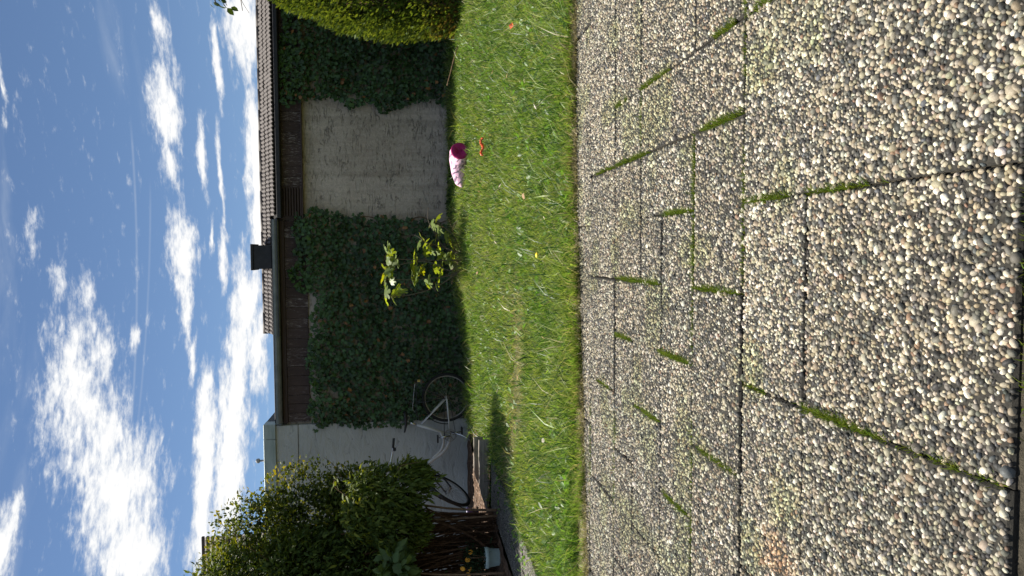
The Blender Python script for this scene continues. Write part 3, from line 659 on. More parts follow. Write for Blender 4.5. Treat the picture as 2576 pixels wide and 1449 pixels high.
# tiles: shallow double-roll tiles in three courses
def tile_mesh():
    V = []; F = []; n = 13; Wt, Lt = .112, .25
    for yy, dz in ((0, .012), (Lt, 0)):
        for k in range(n):
            u = k/(n-1); V.append((u*Wt, yy, dz+.017*abs(math.sin(2*math.pi*u))**.8))
    for k in range(n): u = k/(n-1); V.append((u*Wt, 0, .017*abs(math.sin(2*math.pi*u))**.8-.006))
    for k in range(n-1): F += [(k, k+1, n+k+1, n+k), (2*n+k, 2*n+k+1, k+1, k)]
    me = bpy.data.meshes.new('roof_tile'); me.from_pydata(V, [], F); me.materials.append(M['tile']); return me
tme = tile_mesh(); SLP = R(25)
for row in range(3):
    x = -1.12 if row else .5
    while x < 4.6:
        o = bpy.data.objects.new('roof_tile', tme); COL.objects.link(o); o.parent = roof
        d = .205*row
        o.location = (x, WY-.20+d*math.cos(SLP)+random.uniform(-.006, .006), 2.575+d*math.sin(SLP)+random.uniform(-.002, .003)); o.rotation_euler = (SLP+random.uniform(-.012, .012), 0, random.uniform(-.012, .012))
        x += .112
x = -1.14
while x < 4.6:     # ridge caps
    b = MB(); b.tube([(x, WY+.40, 2.842+random.uniform(-.002, .004)), (x+.30, WY+.40, 2.846)], [.05, .046], 10); b.build('ridge_cap', M['tile'], roof, True); x += .285
bd = MB(); bd.add([(-1.13, WY-.19, 2.562), (4.6, WY-.19, 2.562), (4.6, WY+.40, 2.832), (-1.13, WY+.40, 2.832), (-1.13, WY+.42, 2.60), (4.6, WY+.42, 2.60), (-1.13, WY-.019, 2.60), (4.6, WY-.019, 2.60)], [(0, 1, 2, 3), (3, 2, 5, 4), (0, 3, 4, 6), (1, 7, 5, 2), (0, 6, 7, 1)])
bd.build('roof_deck', M['felt'], roof)
MB().box((.47, WY-.235, 2.50), (5.2, WY-.125, 2.556), .006).build('eaves_board', M['slate'], gar)
MB().box((-2.33, WY-.048, 2.601), (.46, WY+.02, 2.672), .004).build('eaves_board', M['slate'], gar)
def gutter():
    V = []; F = []; n = 9; r = .052; cx = (WY-.112, 2.635)
    prof = [(cx[0]+r*math.cos(math.pi+math.pi*k/(n-1)), cx[1]+r*1.5*math.sin(math.pi+math.pi*k/(n-1))) for k in range(n)]
    prof += [(cx[0]+.9*r*math.cos(-math.pi*k/(n-1)), cx[1]-.002+.9*r*1.5*math.sin(-math.pi*k/(n-1))) for k in range(n)]
    m = len(prof)
    for xx in (-2.32, .445):
        V += [(xx, a, b) for a, b in prof]
    F = [(k, (k+1) % m, m+(k+1) % m, m+k) for k in range(m)]
    b = MB().add(V, F); b.box((-2.322, WY-.163, 2.56), (-2.318, WY-.062, 2.635)); b.box((.443, WY-.163, 2.56), (.447, WY-.062, 2.635)); return b
gt = gutter().build('gutter', M['zinc'], gar)
for k in range(5):
    MB().box((-2.1+k*.58, WY-.168, 2.632), (-2.08+k*.58, WY-.05, 2.638)).build('gutter_bracket', M['zinc'], gt)
chim = MB().box((-.215, WY-.055, 2.673), (.105, WY+.28, 2.90)).build('chimney', M['slate'], gar)
MB().box((-.232, WY-.072, 2.902), (.122, WY+.297, 2.937), .004).build('chimney_cap', M['slate'], chim)

# ------------------------------------------------------------------ flat-roofed outbuilding at the left
ob = empty('outbuilding', (-4, WY-.06, 0), 'pale plastered flat roofed outbuilding behind the bicycle', 'outbuilding')
MB().box((-6.5, WY-.07, -.1), (-2.362, WY+5, 2.36)).build('wall', M['plaster'], ob)
MB().box((-6.5, WY-.079, 2.368), (-2.364, WY+5, 2.655)).build('wall', M['plaster'], ob)
MB().box((-6.5, WY-.062, 2.36), (-2.37, WY+4.9, 2.368)).build('joint', M['trim'], ob)
for x0, x1 in ((-2.535, -2.335), (-4.1, -2.541), (-6.5, -4.106)):
    MB().box((x0, WY-.115, 2.657), (x1, WY+.08, 2.815), .004).build('coping', M['coping'], ob)
MB().box((-2.46, WY+.082, 2.657), (-2.338, WY+5, 2.812), .004).build('coping', M['slate'], ob)
MB().box((-6.4, WY+.081, 2.656), (-2.461, WY+4.9, 2.70)).build('roof', M['felt'], ob)
b = MB(); b.tube([(-2.93, WY+.25, 2.70), (-2.93, WY+.25, 2.96)], .014, 10); vp = b.build('vent_pipe', M['pipe'], ob, True)
MB().lathe([(.0, 2.945), (.03, 2.95), (.034, 2.965), (.03, 2.99), (.012, 3.0), (0, 3.0)], 14, Matrix.Translation((-2.93, WY+.25, 0))).build('vent_cap', M['pipe'], vp, True)

# far house behind the shrubs
hs = empty('house', (-11, 18, 0), 'far house with dark tiled roof peeping over the shrubs', 'house')
MB().box((-15, 18.2, -.1), (-7.9, 20, 4.6)).build('wall', M['housewall'], hs)
b = MB(); b.add([(-15.4, 17.6, 4.5), (-6.95, 17.6, 4.5), (-8.72, 22, 7.25), (-13.5, 22, 7.25), (-15.4, 26.5, 4.5), (-10.6, 26.5, 4.5)], [(0, 1, 2, 3), (3, 2, 5, 4), (1, 5, 2), (4, 0, 3), (0, 4, 5, 1)])
hr = b.build('roof', M['housetile'], hs)
for k in range(11):
    t = (k+.5)/11; b = MB(); yy, zz = 17.6+4.4*t, 4.5+2.75*t; b.box((-15.3+1.8*t, yy-.05, zz-.02), (-6.97-1.72*t, yy+.03, zz+.05)); b.build('tile_course', M['housetile'], hr)
for xx in (-13, -10): 
    wn = MB().box((xx, 18.13, 2), (xx+1.2, 18.19, 3.3)).build('window', M['coping'], hs); MB().box((xx+.08, 18.11, 2.08), (xx+1.12, 18.128, 3.22)).build('pane', M['glass'], wn)
#@@PLANTS
# ------------------------------------------------------------------ leaf shapes
def fan(outline, cup=0.0):
    """triangle fan round an inner point; outline in xy, tip along +y"""
    c = np.array([0, .35]); P = np.array([c]+list(outline), float); z = -cup*((P[:, 0])**2)+.0
    z -= cup*.6*(P[:, 1]-.35)**2
    V = np.c_[P, z]; n = len(outline); F = [(0, 1+k, 1+(k+1) % n) for k in range(n)]
    return V, np.array(F)
OVAL = fan([(0, 0), (.30, .28), (.26, .66), (0, 1), (-.26, .66), (-.30, .28)], .8)
LANCE = fan([(0, 0), (.14, .25), (.15, .55), (0, 1), (-.15, .55), (-.14, .25)], .9)
IVY = fan([(0, .03), (.28, -.10), (.52, .12), (.30, .36), (.40, .62), (0, 1), (-.40, .62), (-.30, .36), (-.52, .12), (-.28, -.10)], .45)
SPRAY = (np.array([(0, 0, 0), (.22, .35, .03), (.12, .75, 0), (0, 1, -.06), (-.14, .7, .02), (-.2, .3, -.03)]), np.array([(0, 1, 2), (0, 2, 3), (0, 3, 4), (0, 4, 5)]))
def fig_outline():
    out = [(0.02, 0)]
    for a, l in ((118, .62), (58, .86), (0, 1.0), (-58, .86), (-118, .62)):
        for da, f in ((19, .80), (9, .98), (-9, .98), (-19, .80)):
            t = R(a+da); out.append((-math.sin(t)*l*f*.72*-1, .38+math.cos(t)*l*f*.66))
        if a > -110:
            t = R(a-30); out.append((math.sin(t)*.26, .38+math.cos(t)*.26))
    return [(0.02, 0)]+out[1:]+[(-.02, 0)]
FIG = fan(fig_outline()[::-1], .25)
def leaf_obj(name, me, pos, rotm, s, color, parent):
    o = bpy.data.objects.new(name, me); COL.objects.link(o); o.parent = parent
    mt = Matrix(np.asarray(rotm).tolist()).to_4x4(); mt.translation = Vector(pos)
    o.matrix_parent_inverse = world_of(parent).inverted(); o.matrix_basis = mt @ Matrix.Diagonal((s, s, s, 1)); o.color = (*color, 1); return o
def norm(a): return a/np.linalg.norm(a, axis=1, keepdims=True)

# ------------------------------------------------------------------ ivy on the garage wall
def ivy(label, inside, xr, zr, n, nsingle, stems, out=.0):
    t = empty('climbing_ivy', ((xr[0]+xr[1])/2, WY-.1, .1), label, 'ivy')
    x = RNG.uniform(*xr, n); z = RNG.uniform(*zr, n); k = inside(x, z); x, z = x[k], z[k]; n = len(x)
    bulge = .05+.13*vnoise(x, z, 2.6, 41)+.05*vnoise(x, z, 7, 42)
    dep = RNG.random(n)**.6; y = WY-.01-bulge*dep*np.where(z > 2.25, .55, 1)-out*sst(z, 2.15, 2.26)
    tip = np.c_[RNG.normal(0, .55, n), RNG.normal(-.35, .3, n), RNG.normal(-.8, .4, n)]
    nr = norm(np.c_[RNG.normal(0, .42, n), -np.ones(n), RNG.normal(.45, .38, n)])
    rot = frames(norm(tip), nr); s = RNG.uniform(.035, .068, n)*(1-.25*(dep < .35))
    base = np.array([.042, .085, .028]); col = base*RNG.uniform(.45, 1.6, (n, 1))*(1+.5*(vnoise(x, z, 3, 44)-.5))[:, None]
    up = np.clip((z-1.6)/.8, 0, 1)[:, None]*(RNG.random((n, 1)) < .5); col = col*(1-up)+np.array([.06, .115, .02])*RNG.uniform(.7, 1.3, (n, 1))*up
    d = RNG.random(n) < .012; col[d] = np.array([.28, .13, .04])*RNG.uniform(.6, 1.2, (d.sum(), 1))
    P = np.c_[x, y, z]; order = np.argsort(-(s*(1+1.2*dep)*(1+.3*RNG.random(n)))); one = np.zeros(n, bool); one[order[:nsingle]] = True
    o = put('leaves', mesh_np('ivy_leaves', *scatter(*IVY, P[~one], rot[~one], s[~one], col[~one])[:2], scatter(*IVY, P[~one], rot[~one], s[~one], col[~one])[2]), M['ivy'], t); tag(o, kind='stuff')
    me = mesh_np('leaf', *IVY); me.materials.append(M['ivy1'])
    for i in np.where(one)[0]: leaf_obj('leaf', me, P[i], rot[i], s[i]*1.08, col[i], t)
    for (xa, za, xb, zb) in stems:
        pts = [(xa+(xb-xa)*q+random.uniform(-.05, .05), WY-.02-.03*random.random(), za+(zb-za)*q) for q in np.linspace(0, 1, 7)]
        b = MB(); b.tube(curve(pts, 4), .007, 6); b.build('stem', M['stem'], t, True)
    return t
def in_left(x, z):
    e = .16*(vnoise(x, z, 3.2, 51)-.5); f = .10*(vnoise(x, z, 8, 52)-.5)
    top = np.where(x > -.05, 2.44, np.where(x > -.55, 2.36, 2.21))+e+f
    right = .50+.10*sst(z, 1.4, 2.0)-.14*(1-sst(z, .0, .9))+e+f; left = -2.40+e*1.1+.12*sst(1.3-z, 0, .9)
    return (z < top) & (x < right) & (x > left) & (RNG.random(len(x)) < np.where((vnoise(x, z, 4.5, 53) < .12), .7, 1))
def in_right(x, z):
    e = .20*(vnoise(x, z, 3.0, 61)-.5); f = .12*(vnoise(x, z, 8, 62)-.5)
    left = 2.03-.13*sst(z, 1.9, 2.3)-.10*np.exp(-((z-1.15)/.14)**2)+e+f
    return (x > left) & (z < 2.50+e) & (RNG.random(len(x)) < np.where((vnoise(x, z, 4.5, 63) < .15), .7, 1))
ivy('dark green ivy covering the wall between bare render and outbuilding', in_left, (-2.6, .75), (.02, 2.55), 11500, 300, [(.4, .1, .35, 2.2), (.1, .1, -.2, 2.2), (-.8, .05, -.7, 2.0), (-1.4, .05, -1.5, 2.1), (-1.9, .05, -2.0, 2.0), (.45, .2, .46, 1.6)])
ivy('dark ivy on the wall beside the conifer hedge', in_right, (1.75, 4.4), (.1, 2.58), 9500, 200, [(2.3, .2, 2.2, 2.3), (2.8, .2, 2.9, 2.3), (3.3, .2, 3.2, 2.3)], .10)

# low weeds along the foot of the wall
def foot():
    n = 5200; x = RNG.uniform(-.2, 3.4, n); y = WY-RNG.gamma(2, .10, n); k = y > 9.1; x, y = x[k], y[k]; n = len(x)
    z = lawn_z(x, y)+RNG.uniform(0, .06, n)*(.5+vnoise(x, y*0, 3, 71)); s = RNG.uniform(.02, .045, n)
    rot = frames(norm(np.c_[RNG.normal(0, 1, n), RNG.normal(-.3, .6, n), RNG.normal(.5, .6, n)]), norm(np.c_[RNG.normal(0, .5, n), RNG.normal(-.5, .4, n), np.ones(n)]))
    col = np.array([.04, .075, .018])*RNG.uniform(.5, 1.5, (n, 1)); return scatter(*OVAL, np.c_[x, y, z], rot, s, col)
V, F, C = foot(); o = put('weeds', mesh_np('weeds', V, F, C), M['leaf']); tag(o, 'low dark weeds along the foot of the rendered wall', 'weeds', kind='stuff')

# ------------------------------------------------------------------ conifer hedge at the right
def hedge():
    t = empty('conifer_hedge', (3.35, 8.55, .2), 'tall bulging clipped conifer hedge with yellow green tips beside ivy wall', 'hedge')
    zk = [.12, .25, .5, .9, 1.3, 1.62, 1.89, 2.21, 2.4, 2.6, 2.75]; hw = [.72, .82, .86, .87, .87, .80, .68, .58, .48, .32, .08]
    def shell(n, r0, r1, smin, smax, cols, jit):
        z = .12+2.6*RNG.random(n); th = RNG.uniform(-math.pi, math.pi, n); w = np.interp(z, zk, hw)
        lump = 1+.10*(vnoise(th*1.3, z, 2.2, 81)-.5)+.10*(vnoise(th*2.5, z, 5, 82)-.5)
        r = w*lump*RNG.uniform(r0, r1, n); x = 3.50+r*np.cos(th); y = 8.6+.85*r*np.sin(th)
        out = norm(np.c_[np.cos(th), np.sin(th)*1.15, .55+0*th]); tip = norm(out+np.c_[RNG.normal(0, jit, (n, 2)), RNG.normal(.35, .3, n)])
        nr = norm(np.c_[RNG.normal(0, 1, n), RNG.normal(0, 1, n), RNG.normal(0, .6, n)])
        c0, c1 = cols; q = np.clip(RNG.random(n)*.8+.4*(vnoise(th*2, z, 4, 83)-.5), 0, 1)[:, None]
        col = (np.array(c0)*(1-q)+np.array(c1)*q)*RNG.uniform(.7, 1.3, (n, 1))
        low = np.clip((.75-z)/.6, 0, 1)*(RNG.random(n) < .45); low = low[:, None]; col = col*(1-low)+np.array([.20, .12, .065])*RNG.uniform(.5, 1.1, (n, 1))*low
        vis = (y < 8.9) | (x < 3.35)
        return scatter(*SPRAY, np.c_[x, y, z][vis], frames(tip, nr)[vis], RNG.uniform(smin, smax, n)[vis], col[vis])
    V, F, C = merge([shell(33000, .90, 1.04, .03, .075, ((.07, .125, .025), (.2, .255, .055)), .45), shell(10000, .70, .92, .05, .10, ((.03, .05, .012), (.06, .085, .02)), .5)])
    o = put('foliage', mesh_np('hedge_foliage', V, F, C), M['thuja'], t); tag(o, kind='stuff')
    b = MB()
    prof = [(.55, .15), (.62, .6), (.6, 1.3), (.45, 1.9), (.25, 2.4), (0.02, 2.6)]
    b.lathe(prof, 14, Matrix.Translation((3.5, 8.6, 0)) @ Matrix.Diagonal((1, .85, 1, 1))); b.build('inner_twigs', M['stem'], t, True)
    for k in range(6):
        a = k*1.05; b = MB(); b.tube([(3.5+.2*math.cos(a), 8.6+.2*math.sin(a), .05), (3.5+.3*math.cos(a), 8.6+.3*math.sin(a), .9)], [.03, .018], 7); b.build('trunk', M['bark'], t, True)
    for (pts) in ([(2.55, 8.5, 2.2), (2.45, 8.45, 2.32), (2.38, 8.4, 2.36)], [(2.75, 8.5, 2.35), (2.66, 8.45, 2.48), (2.62, 8.4, 2.56)]):
        pass
hedge()

# ------------------------------------------------------------------ shrubs at the left
def shrub(t, ells, n, tpl, s0, s1, c0, c1, nsingle=0, droop=0.0, seed=90, tips=(.20, .20, .02), rin=.62, single_mat='leaf1', clump=2.0, ymax=99):  # tips: leaf colour that paints sunlight on the rim
    w = np.array([e[3]*e[4]+e[4]*e[5]+e[3]*e[5] for e in ells]); w /= w.sum(); k = RNG.choice(len(ells), n, p=w); E = np.array(ells)[k]
    d = norm(RNG.normal(0, 1, (n, 3))); lump = 1+.42*(vnoise(d[:, 0]*clump+k, d[:, 2]*clump+d[:, 1], 1.6, seed)-.5)+.22*(vnoise(d[:, 0]*5+k, d[:, 2]*5+3*d[:, 1], 1.5, seed+1)-.5)
    r = RNG.uniform(rin, 1, n)**.7*lump; P = E[:, :3]+d*E[:, 3:6]*r[:, None]
    inside = np.zeros(n, bool)
    for e in ells:
        q = (((P-np.array(e[:3]))/np.array(e[3:6]))**2).sum(1); inside |= q < .35
    k = ~inside & (P[:, 2] > .05) & (P[:, 1] < ymax); P, d, r, E = P[k], d[k], r[k], E[k]; n = len(P)
    tip = norm(d*.7+RNG.normal(0, .55, (n, 3))-np.array([0, 0, droop])); nr = norm(d*.5+RNG.normal(0, .45, (n, 3))+np.array([0, -.1, .7]))
    rot = frames(tip, nr); s = RNG.uniform(s0, s1, n)
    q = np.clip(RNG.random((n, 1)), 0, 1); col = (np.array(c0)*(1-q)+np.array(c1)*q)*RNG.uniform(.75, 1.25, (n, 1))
    out = np.clip((r-.86)/.2, 0, 1)[:, None]*(RNG.random((n, 1)) < .45)*np.clip(d[:, 2:3]+.6, 0, 1); col = col*(1-out)+np.array(tips)*RNG.uniform(.7, 1.2, (n, 1))*out  # backlight put into the colour of outer, upper leaves
    one = np.zeros(n, bool)
    if nsingle: one[np.argsort(P[:, 1]-.6*r-4*s)[:nsingle]] = True
    V, F, C = scatter(*tpl, P[~one], rot[~one], s[~one], col[~one])
    o = put('leaves', mesh_np('leaves', V, F, C), M['leaf'], t); tag(o, kind='stuff')
    if nsingle:
        me = mesh_np('leaf', *tpl); me.materials.append(M[single_mat])
        for i in np.where(one)[0]: leaf_obj('leaf', me, P[i], rot[i], s[i], col[i], t)
def shoot(t, pts, n, tpl, s, c, r=.004):
    cv = curve(pts, 6); b = MB(); b.tube(cv, [r*(1-.6*i/len(cv)) for i in range(len(cv))], 5); b.build('shoot', M['stem'], t, True)
    me = mesh_np('leaf', *tpl); me.materials.append(M['leaf1'])
    for i in range(n):
        p = cv[int((i+.7)/n*(len(cv)-1))]; a = random.uniform(0, 6.3); tip = np.array([[math.cos(a), math.sin(a)*.6, random.uniform(-.2, .6)]])
        rot = frames(norm(tip), norm(np.array([[random.gauss(0, .4), -.3, 1]])))[0]; leaf_obj('leaf', me, tuple(p), rot, s*random.uniform(.7, 1.2), tuple(np.array(c)*random.uniform(.7, 1.3)), t)
def trunks(t, lst, mat='bark', name='branch'):
    for pts, r in lst:
        cv = curve(pts, 5); b = MB(); b.tube(cv, [r*(1-.55*i/len(cv)) for i in range(len(cv))], 7); b.build(name, M[mat], t, True)

s1 = empty('tall_shrub', (-2.85, 7.1, 0), 'rounded shrub with backlit yellow rim in front of the pale outbuilding', 'shrub')
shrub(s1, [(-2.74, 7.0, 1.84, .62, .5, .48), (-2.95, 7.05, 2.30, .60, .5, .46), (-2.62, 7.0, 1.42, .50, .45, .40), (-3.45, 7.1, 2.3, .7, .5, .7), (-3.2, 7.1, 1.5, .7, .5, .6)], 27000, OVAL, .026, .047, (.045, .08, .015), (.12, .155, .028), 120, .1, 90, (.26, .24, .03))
shrub(s1, [(-2.78, 7.1, 1.8, .48, .36, .38), (-3.0, 7.1, 2.2, .48, .36, .36), (-2.65, 7.1, 1.4, .40, .34, .32), (-3.4, 7.15, 2.2, .6, .4, .6), (-3.2, 7.15, 1.5, .6, .4, .5)], 5500, OVAL, .05, .09, (.022, .04, .01), (.045, .07, .014), 0, .1, 120, (.05, .07, .015), .3)  # inner leaves, the shade inside the shrub put into their darker colour
trunks(s1, [([(-2.9, 7.1, 0), (-2.85, 7.1, .7), (-2.75, 7.05, 1.5)], .03), ([(-3.0, 7.1, 0), (-3.1, 7.1, .9), (-3.1, 7.05, 2.0)], .035), ([(-3.3, 7.15, 0), (-3.4, 7.1, 1.0), (-3.5, 7.1, 2.1)], .03)])
for p in ([(-2.3, 6.9, 1.75), (-2.15, 6.85, 1.85), (-2.03, 6.8, 1.83)], [(-2.55, 6.9, 2.2), (-2.42, 6.9, 2.38), (-2.36, 6.85, 2.42)], [(-2.2, 6.85, 1.5), (-2.05, 6.8, 1.58), (-1.98, 6.8, 1.66)], [(-2.75, 6.9, 2.5), (-2.6, 6.9, 2.66), (-2.5, 6.85, 2.66)]):
    shoot(s1, p, 14, OVAL, .05, (.16, .17, .025))
s2 = empty('leafy_shrub', (-3.5, 6.4, 0), 'tallest dark green shrub with pointed leaves at the edge of the picture', 'shrub')
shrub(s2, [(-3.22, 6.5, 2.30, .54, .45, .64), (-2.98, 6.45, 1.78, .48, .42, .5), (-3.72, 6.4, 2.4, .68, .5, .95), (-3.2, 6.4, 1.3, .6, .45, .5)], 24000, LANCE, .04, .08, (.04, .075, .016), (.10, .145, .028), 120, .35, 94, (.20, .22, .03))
shrub(s2, [(-3.26, 6.55, 2.15, .42, .36, .5), (-2.98, 6.5, 1.75, .38, .34, .4), (-3.75, 6.45, 2.3, .5, .4, .75), (-3.2, 6.5, 1.3, .5, .36, .4)], 4000, OVAL, .05, .09, (.022, .04, .01), (.045, .07, .014), 0, .1, 122, (.05, .07, .015), .3)  # inner leaves again coloured darker to stand for the shaded interior
trunks(s2, [([(-3.4, 6.5, 0), (-3.35, 6.5, .9), (-3.2, 6.5, 2.0)], .03), ([(-3.7, 6.5, 0), (-3.75, 6.45, 1.0), (-3.7, 6.4, 2.3)], .035)])
for p in ([(-3.1, 6.45, 2.6), (-3.0, 6.4, 2.85), (-2.98, 6.35, 2.98)], [(-3.3, 6.45, 2.7), (-3.2, 6.4, 2.95), (-3.15, 6.35, 3.1)], [(-2.8, 6.4, 2.1), (-2.62, 6.35, 2.3), (-2.58, 6.3, 2.38)]):
    shoot(s2, p, 13, OVAL, .06, (.10, .14, .025))
s3 = empty('trailing_vine', (-2.2, 6.3, 0), 'trailing vine hanging over the front wheel of the bicycle', 'vine')
shrub(s3, [(-2.14, 6.3, 1.02, .22, .24, .40), (-2.36, 6.35, 1.16, .30, .26, .32), (-2.02, 6.28, .84, .13, .16, .16), (-2.5, 6.3, .98, .26, .24, .30)], 6500, LANCE, .045, .085, (.05, .09, .018), (.14, .19, .035), 170, .9, 97, (.24, .26, .035), .5)
trunks(s3, [([(-2.45, 6.4, 0), (-2.4, 6.4, .5), (-2.25, 6.35, 1.1)], .014), ([(-2.5, 6.4, 0), (-2.5, 6.4, .7), (-2.4, 6.35, 1.3)], .012)], 'stem')
for p in ([(-2.2, 6.2, 1.35), (-2.05, 6.15, 1.5), (-1.95, 6.12, 1.47)], [(-2.0, 6.2, .95), (-1.9, 6.15, .92), (-1.86, 6.12, .74)]):
    shoot(s3, p, 9, OVAL, .075, (.14, .18, .03))
s4 = empty('broadleaf_plant', (-2.8, 5.8, 0), 'low plant with broad grey green leaves above the mint coloured pot', 'plant')
shrub(s4, [(-2.68, 5.8, .97, .19, .2, .13), (-2.92, 5.8, .93, .24, .22, .2)], 520, OVAL, .07, .12, (.06, .11, .04), (.12, .18, .07), 160, .3, 99, (.18, .24, .08), .3)
trunks(s4, [([(-2.8, 5.85, 0), (-2.78, 5.85, .5), (-2.7, 5.8, .95)], .01), ([(-2.9, 5.85, 0), (-2.93, 5.85, .5), (-2.95, 5.8, .95)], .01), ([(-2.85, 5.9, 0), (-2.83, 5.85, .5), (-2.8, 5.8, .9)], .009)], 'stem', 'stem')
# bare brown canes under the shrubs
cn = empty('cane_thicket', (-3.2, 6.7, 0), 'thicket of bare brown canes under the shrubs behind the pots', 'canes')
b = MB()
for k in range(620):
    y = random.uniform(6.3, 7.2); x = random.uniform(-4.5, -.384*y); h = random.uniform(.7, 1.5); a = random.gauss(-.10, .16)
    b.tube(curve([(x, y, 0), (x+a*.4+random.gauss(0, .02), y+random.gauss(0, .03), h*.5), (x+a, y+random.gauss(0, .06), h)], 3), [random.uniform(.0035, .008)]*7, 4, False)
tag(b.build('canes', M['cane'], cn), kind='stuff')
for pts, r in ([(-2.86, 6.25, .0), (-2.6, 6.3, .35), (-2.42, 6.35, .8)], .012), ([(-2.75, 6.4, .0), (-2.5, 6.35, .45), (-2.35, 6.3, .7)], .009), ([(-3.2, 6.2, 0), (-3.1, 6.2, .5), (-3.05, 6.2, .95)], .011):
    bb = MB(); bb.tube(curve(pts, 5), r, 6); bb.build('cane', M['cane'], cn, True)

# small tree out of the frame at the right whose twig hangs into the picture
tr = empty('overhanging_tree', (3.1, 7.2, 0), 'leafy twig tip of a tree reaching in above the hedge', 'tree')
trunks(tr, [([(3.25, 7.2, 0), (3.22, 7.2, 1.2), (3.3, 7.15, 2.4), (3.25, 7.1, 3.3)], .045), ([(3.28, 7.15, 2.2), (2.95, 7.1, 2.55), (2.6, 7.02, 2.66), (2.36, 7.0, 2.60)], .012), ([(3.27, 7.12, 2.9), (3.6, 7.1, 3.3), (3.9, 7.0, 3.4)], .014)], 'bark')
shrub(tr, [(3.35, 7.1, 3.3, .55, .5, .42), (3.75, 7.1, 3.25, .5, .45, .4), (3.4, 7.1, 3.7, .5, .45, .4)], 2600, OVAL, .05, .085, (.04, .075, .015), (.09, .13, .025), 0, .4, 101)
me = mesh_np('leaf', *OVAL); me.materials.append(M['leaf1'])
for (x, y, z, s) in ((2.35, 7.0, 2.66, .075), (2.37, 7.02, 2.63, .07), (2.33, 7.0, 2.58, .08), (2.36, 6.98, 2.54, .075), (2.32, 7.0, 2.50, .085), (2.34, 7.02, 2.47, .08), (2.42, 7.0, 2.60, .075), (2.45, 7.0, 2.5, .07), (2.5, 7.0, 2.66, .08), (2.4, 7.0, 2.56, .08), (2.48, 7.0, 2.6, .08)):
    rot = frames(norm(np.array([[-.5+random.gauss(0, .3), random.gauss(0, .4), -.7]])), norm(np.array([[random.gauss(0, .5), random.gauss(-.2, .5), .8]])))[0]
    leaf_obj('leaf', me, (x, y, z), rot, s, tuple(np.array((.06, .10, .02))*random.uniform(.7, 1.3)), tr)
trunks(tr, [([(2.6, 7.02, 2.66), (2.45, 7.0, 2.55), (2.34, 7.0, 2.50)], .005), ([(2.9, 7.08, 2.56), (2.6, 7.05, 2.42), (2.30, 7.0, 2.36)], .006), ([(2.5, 7.03, 2.40), (2.38, 7.0, 2.36), (2.28, 7.0, 2.30)], .003)], 'stem', 'twig')

# ------------------------------------------------------------------ fig bush
fg = empty('fig_bush', (-.1, 8.4, .2), 'young fig bush with backlit lobed leaves in front of the ivy', 'shrub')
FP = [(0.03, 1.1), (-0.02, 1.05), (-0.05, 0.99), (-0.11, 1.08), (-0.13, 1.04), (-0.19, 1.12), (-0.23, 1.08), (-0.3, 1.14), (-0.3, 1.07), (-0.35, 1.03), (-0.42, 1.12), (-0.48, 1.1), (-0.44, 0.99), (-0.49, 0.98), (-0.56, 1.03), (-0.58, 1.11), (-0.03, 0.77), (-0.16, 0.79), (-0.2, 0.75), (-0.25, 0.8), (-0.3, 0.76), (-0.35, 0.79), (-0.19, 0.68), (-0.24, 0.69), (-0.31, 0.6), (-0.4, 0.61), (-0.36, 0.48), (0.1, 0.71), (0.16, 0.67), (0.1, 0.58), (0.03, 0.57), (-0.01, 0.62), (0.05, 0.47), (-0.05, 0.46), (-0.09, 0.38), (-0.17, 0.44), (-0.2, 0.51), (0.42, 0.48), (0.33, 0.55), (0.3, 0.52), (0.26, 0.48), (0.16, 0.51), (0.19, 0.39), (0.15, 0.35), (-0.06, 0.31), (-0.17, 0.32)]
fme = mesh_np('leaf', *FIG, None, True); fme.materials.append(M['fig'])
STM = [[(-.1, 8.42, .2), (-.10, 8.4, .42), (-.09, 8.4, .73), (-.08, 8.4, .94), (-.05, 8.4, 1.05)], [(-.15, 8.42, .2), (-.22, 8.4, .35), (-.12, 8.38, .57), (-.12, 8.35, .81), (-.18, 8.35, 1.06)], [(-.2, 8.42, .2), (-.28, 8.42, .33), (-.31, 8.42, .55), (-.33, 8.45, .82), (-.32, 8.45, 1.08)],
       [(-.22, 8.42, .2), (-.42, 8.4, .51), (-.51, 8.38, .82), (-.53, 8.38, 1.04)], [(-.02, 8.42, .2), (.07, 8.4, .41), (.19, 8.38, .49), (.3, 8.36, .56), (.42, 8.36, .60), (.54, 8.36, .59)], [(.0, 8.42, .2), (.15, 8.36, .27), (.23, 8.33, .32), (.3, 8.33, .41), (.40, 8.33, .54)], [(-.02, 8.42, .2), (.08, 8.42, .48), (.12, 8.42, .62), (.18, 8.42, .70), (.21, 8.42, .76)]]
for p in STM: trunks(fg, [(p, .0075)], 'bark', 'stem')
allp = [q for p in STM for q in curve(p, 5)]
FP = FP+[(a+random.gauss(0, .05), c+random.gauss(0, .03)) for a, c in FP[::2]]
for i, (x, z) in enumerate(FP):
    y = 8.4+random.uniform(-.16, .16); near_ = min(allp, key=lambda q: (q.x-x)**2*1.0+(q.z-z+.04)**2+(q.y-y)**2*.2)
    d = Vector((x, y, z))-near_; s = random.uniform(.12, .17)
    tip = np.array([[d.x+random.gauss(0, .05), d.y+random.gauss(0, .08), d.z*.3-random.uniform(.0, .07)]]); nr = np.array([[random.gauss(-.1, .45), random.gauss(-.35, .5), .9]])
    rot = frames(norm(tip), norm(nr))[0]; base = Vector((x, y, z))-Vector(rot[:, 1].tolist())*s*.4
    c = np.array((.2, .27, .08))*random.uniform(.75, 1.3)
    if random.random() < .12: c = np.array((.26, .29, .03))
    leaf_obj('leaf', fme, tuple(base), rot, s, tuple(c), fg)
    b = MB(); b.tube([near_, (near_+base)/2+Vector((0, 0, .012)), base], .0028, 5); b.build('leaf_stalk', M['stem'], fg)
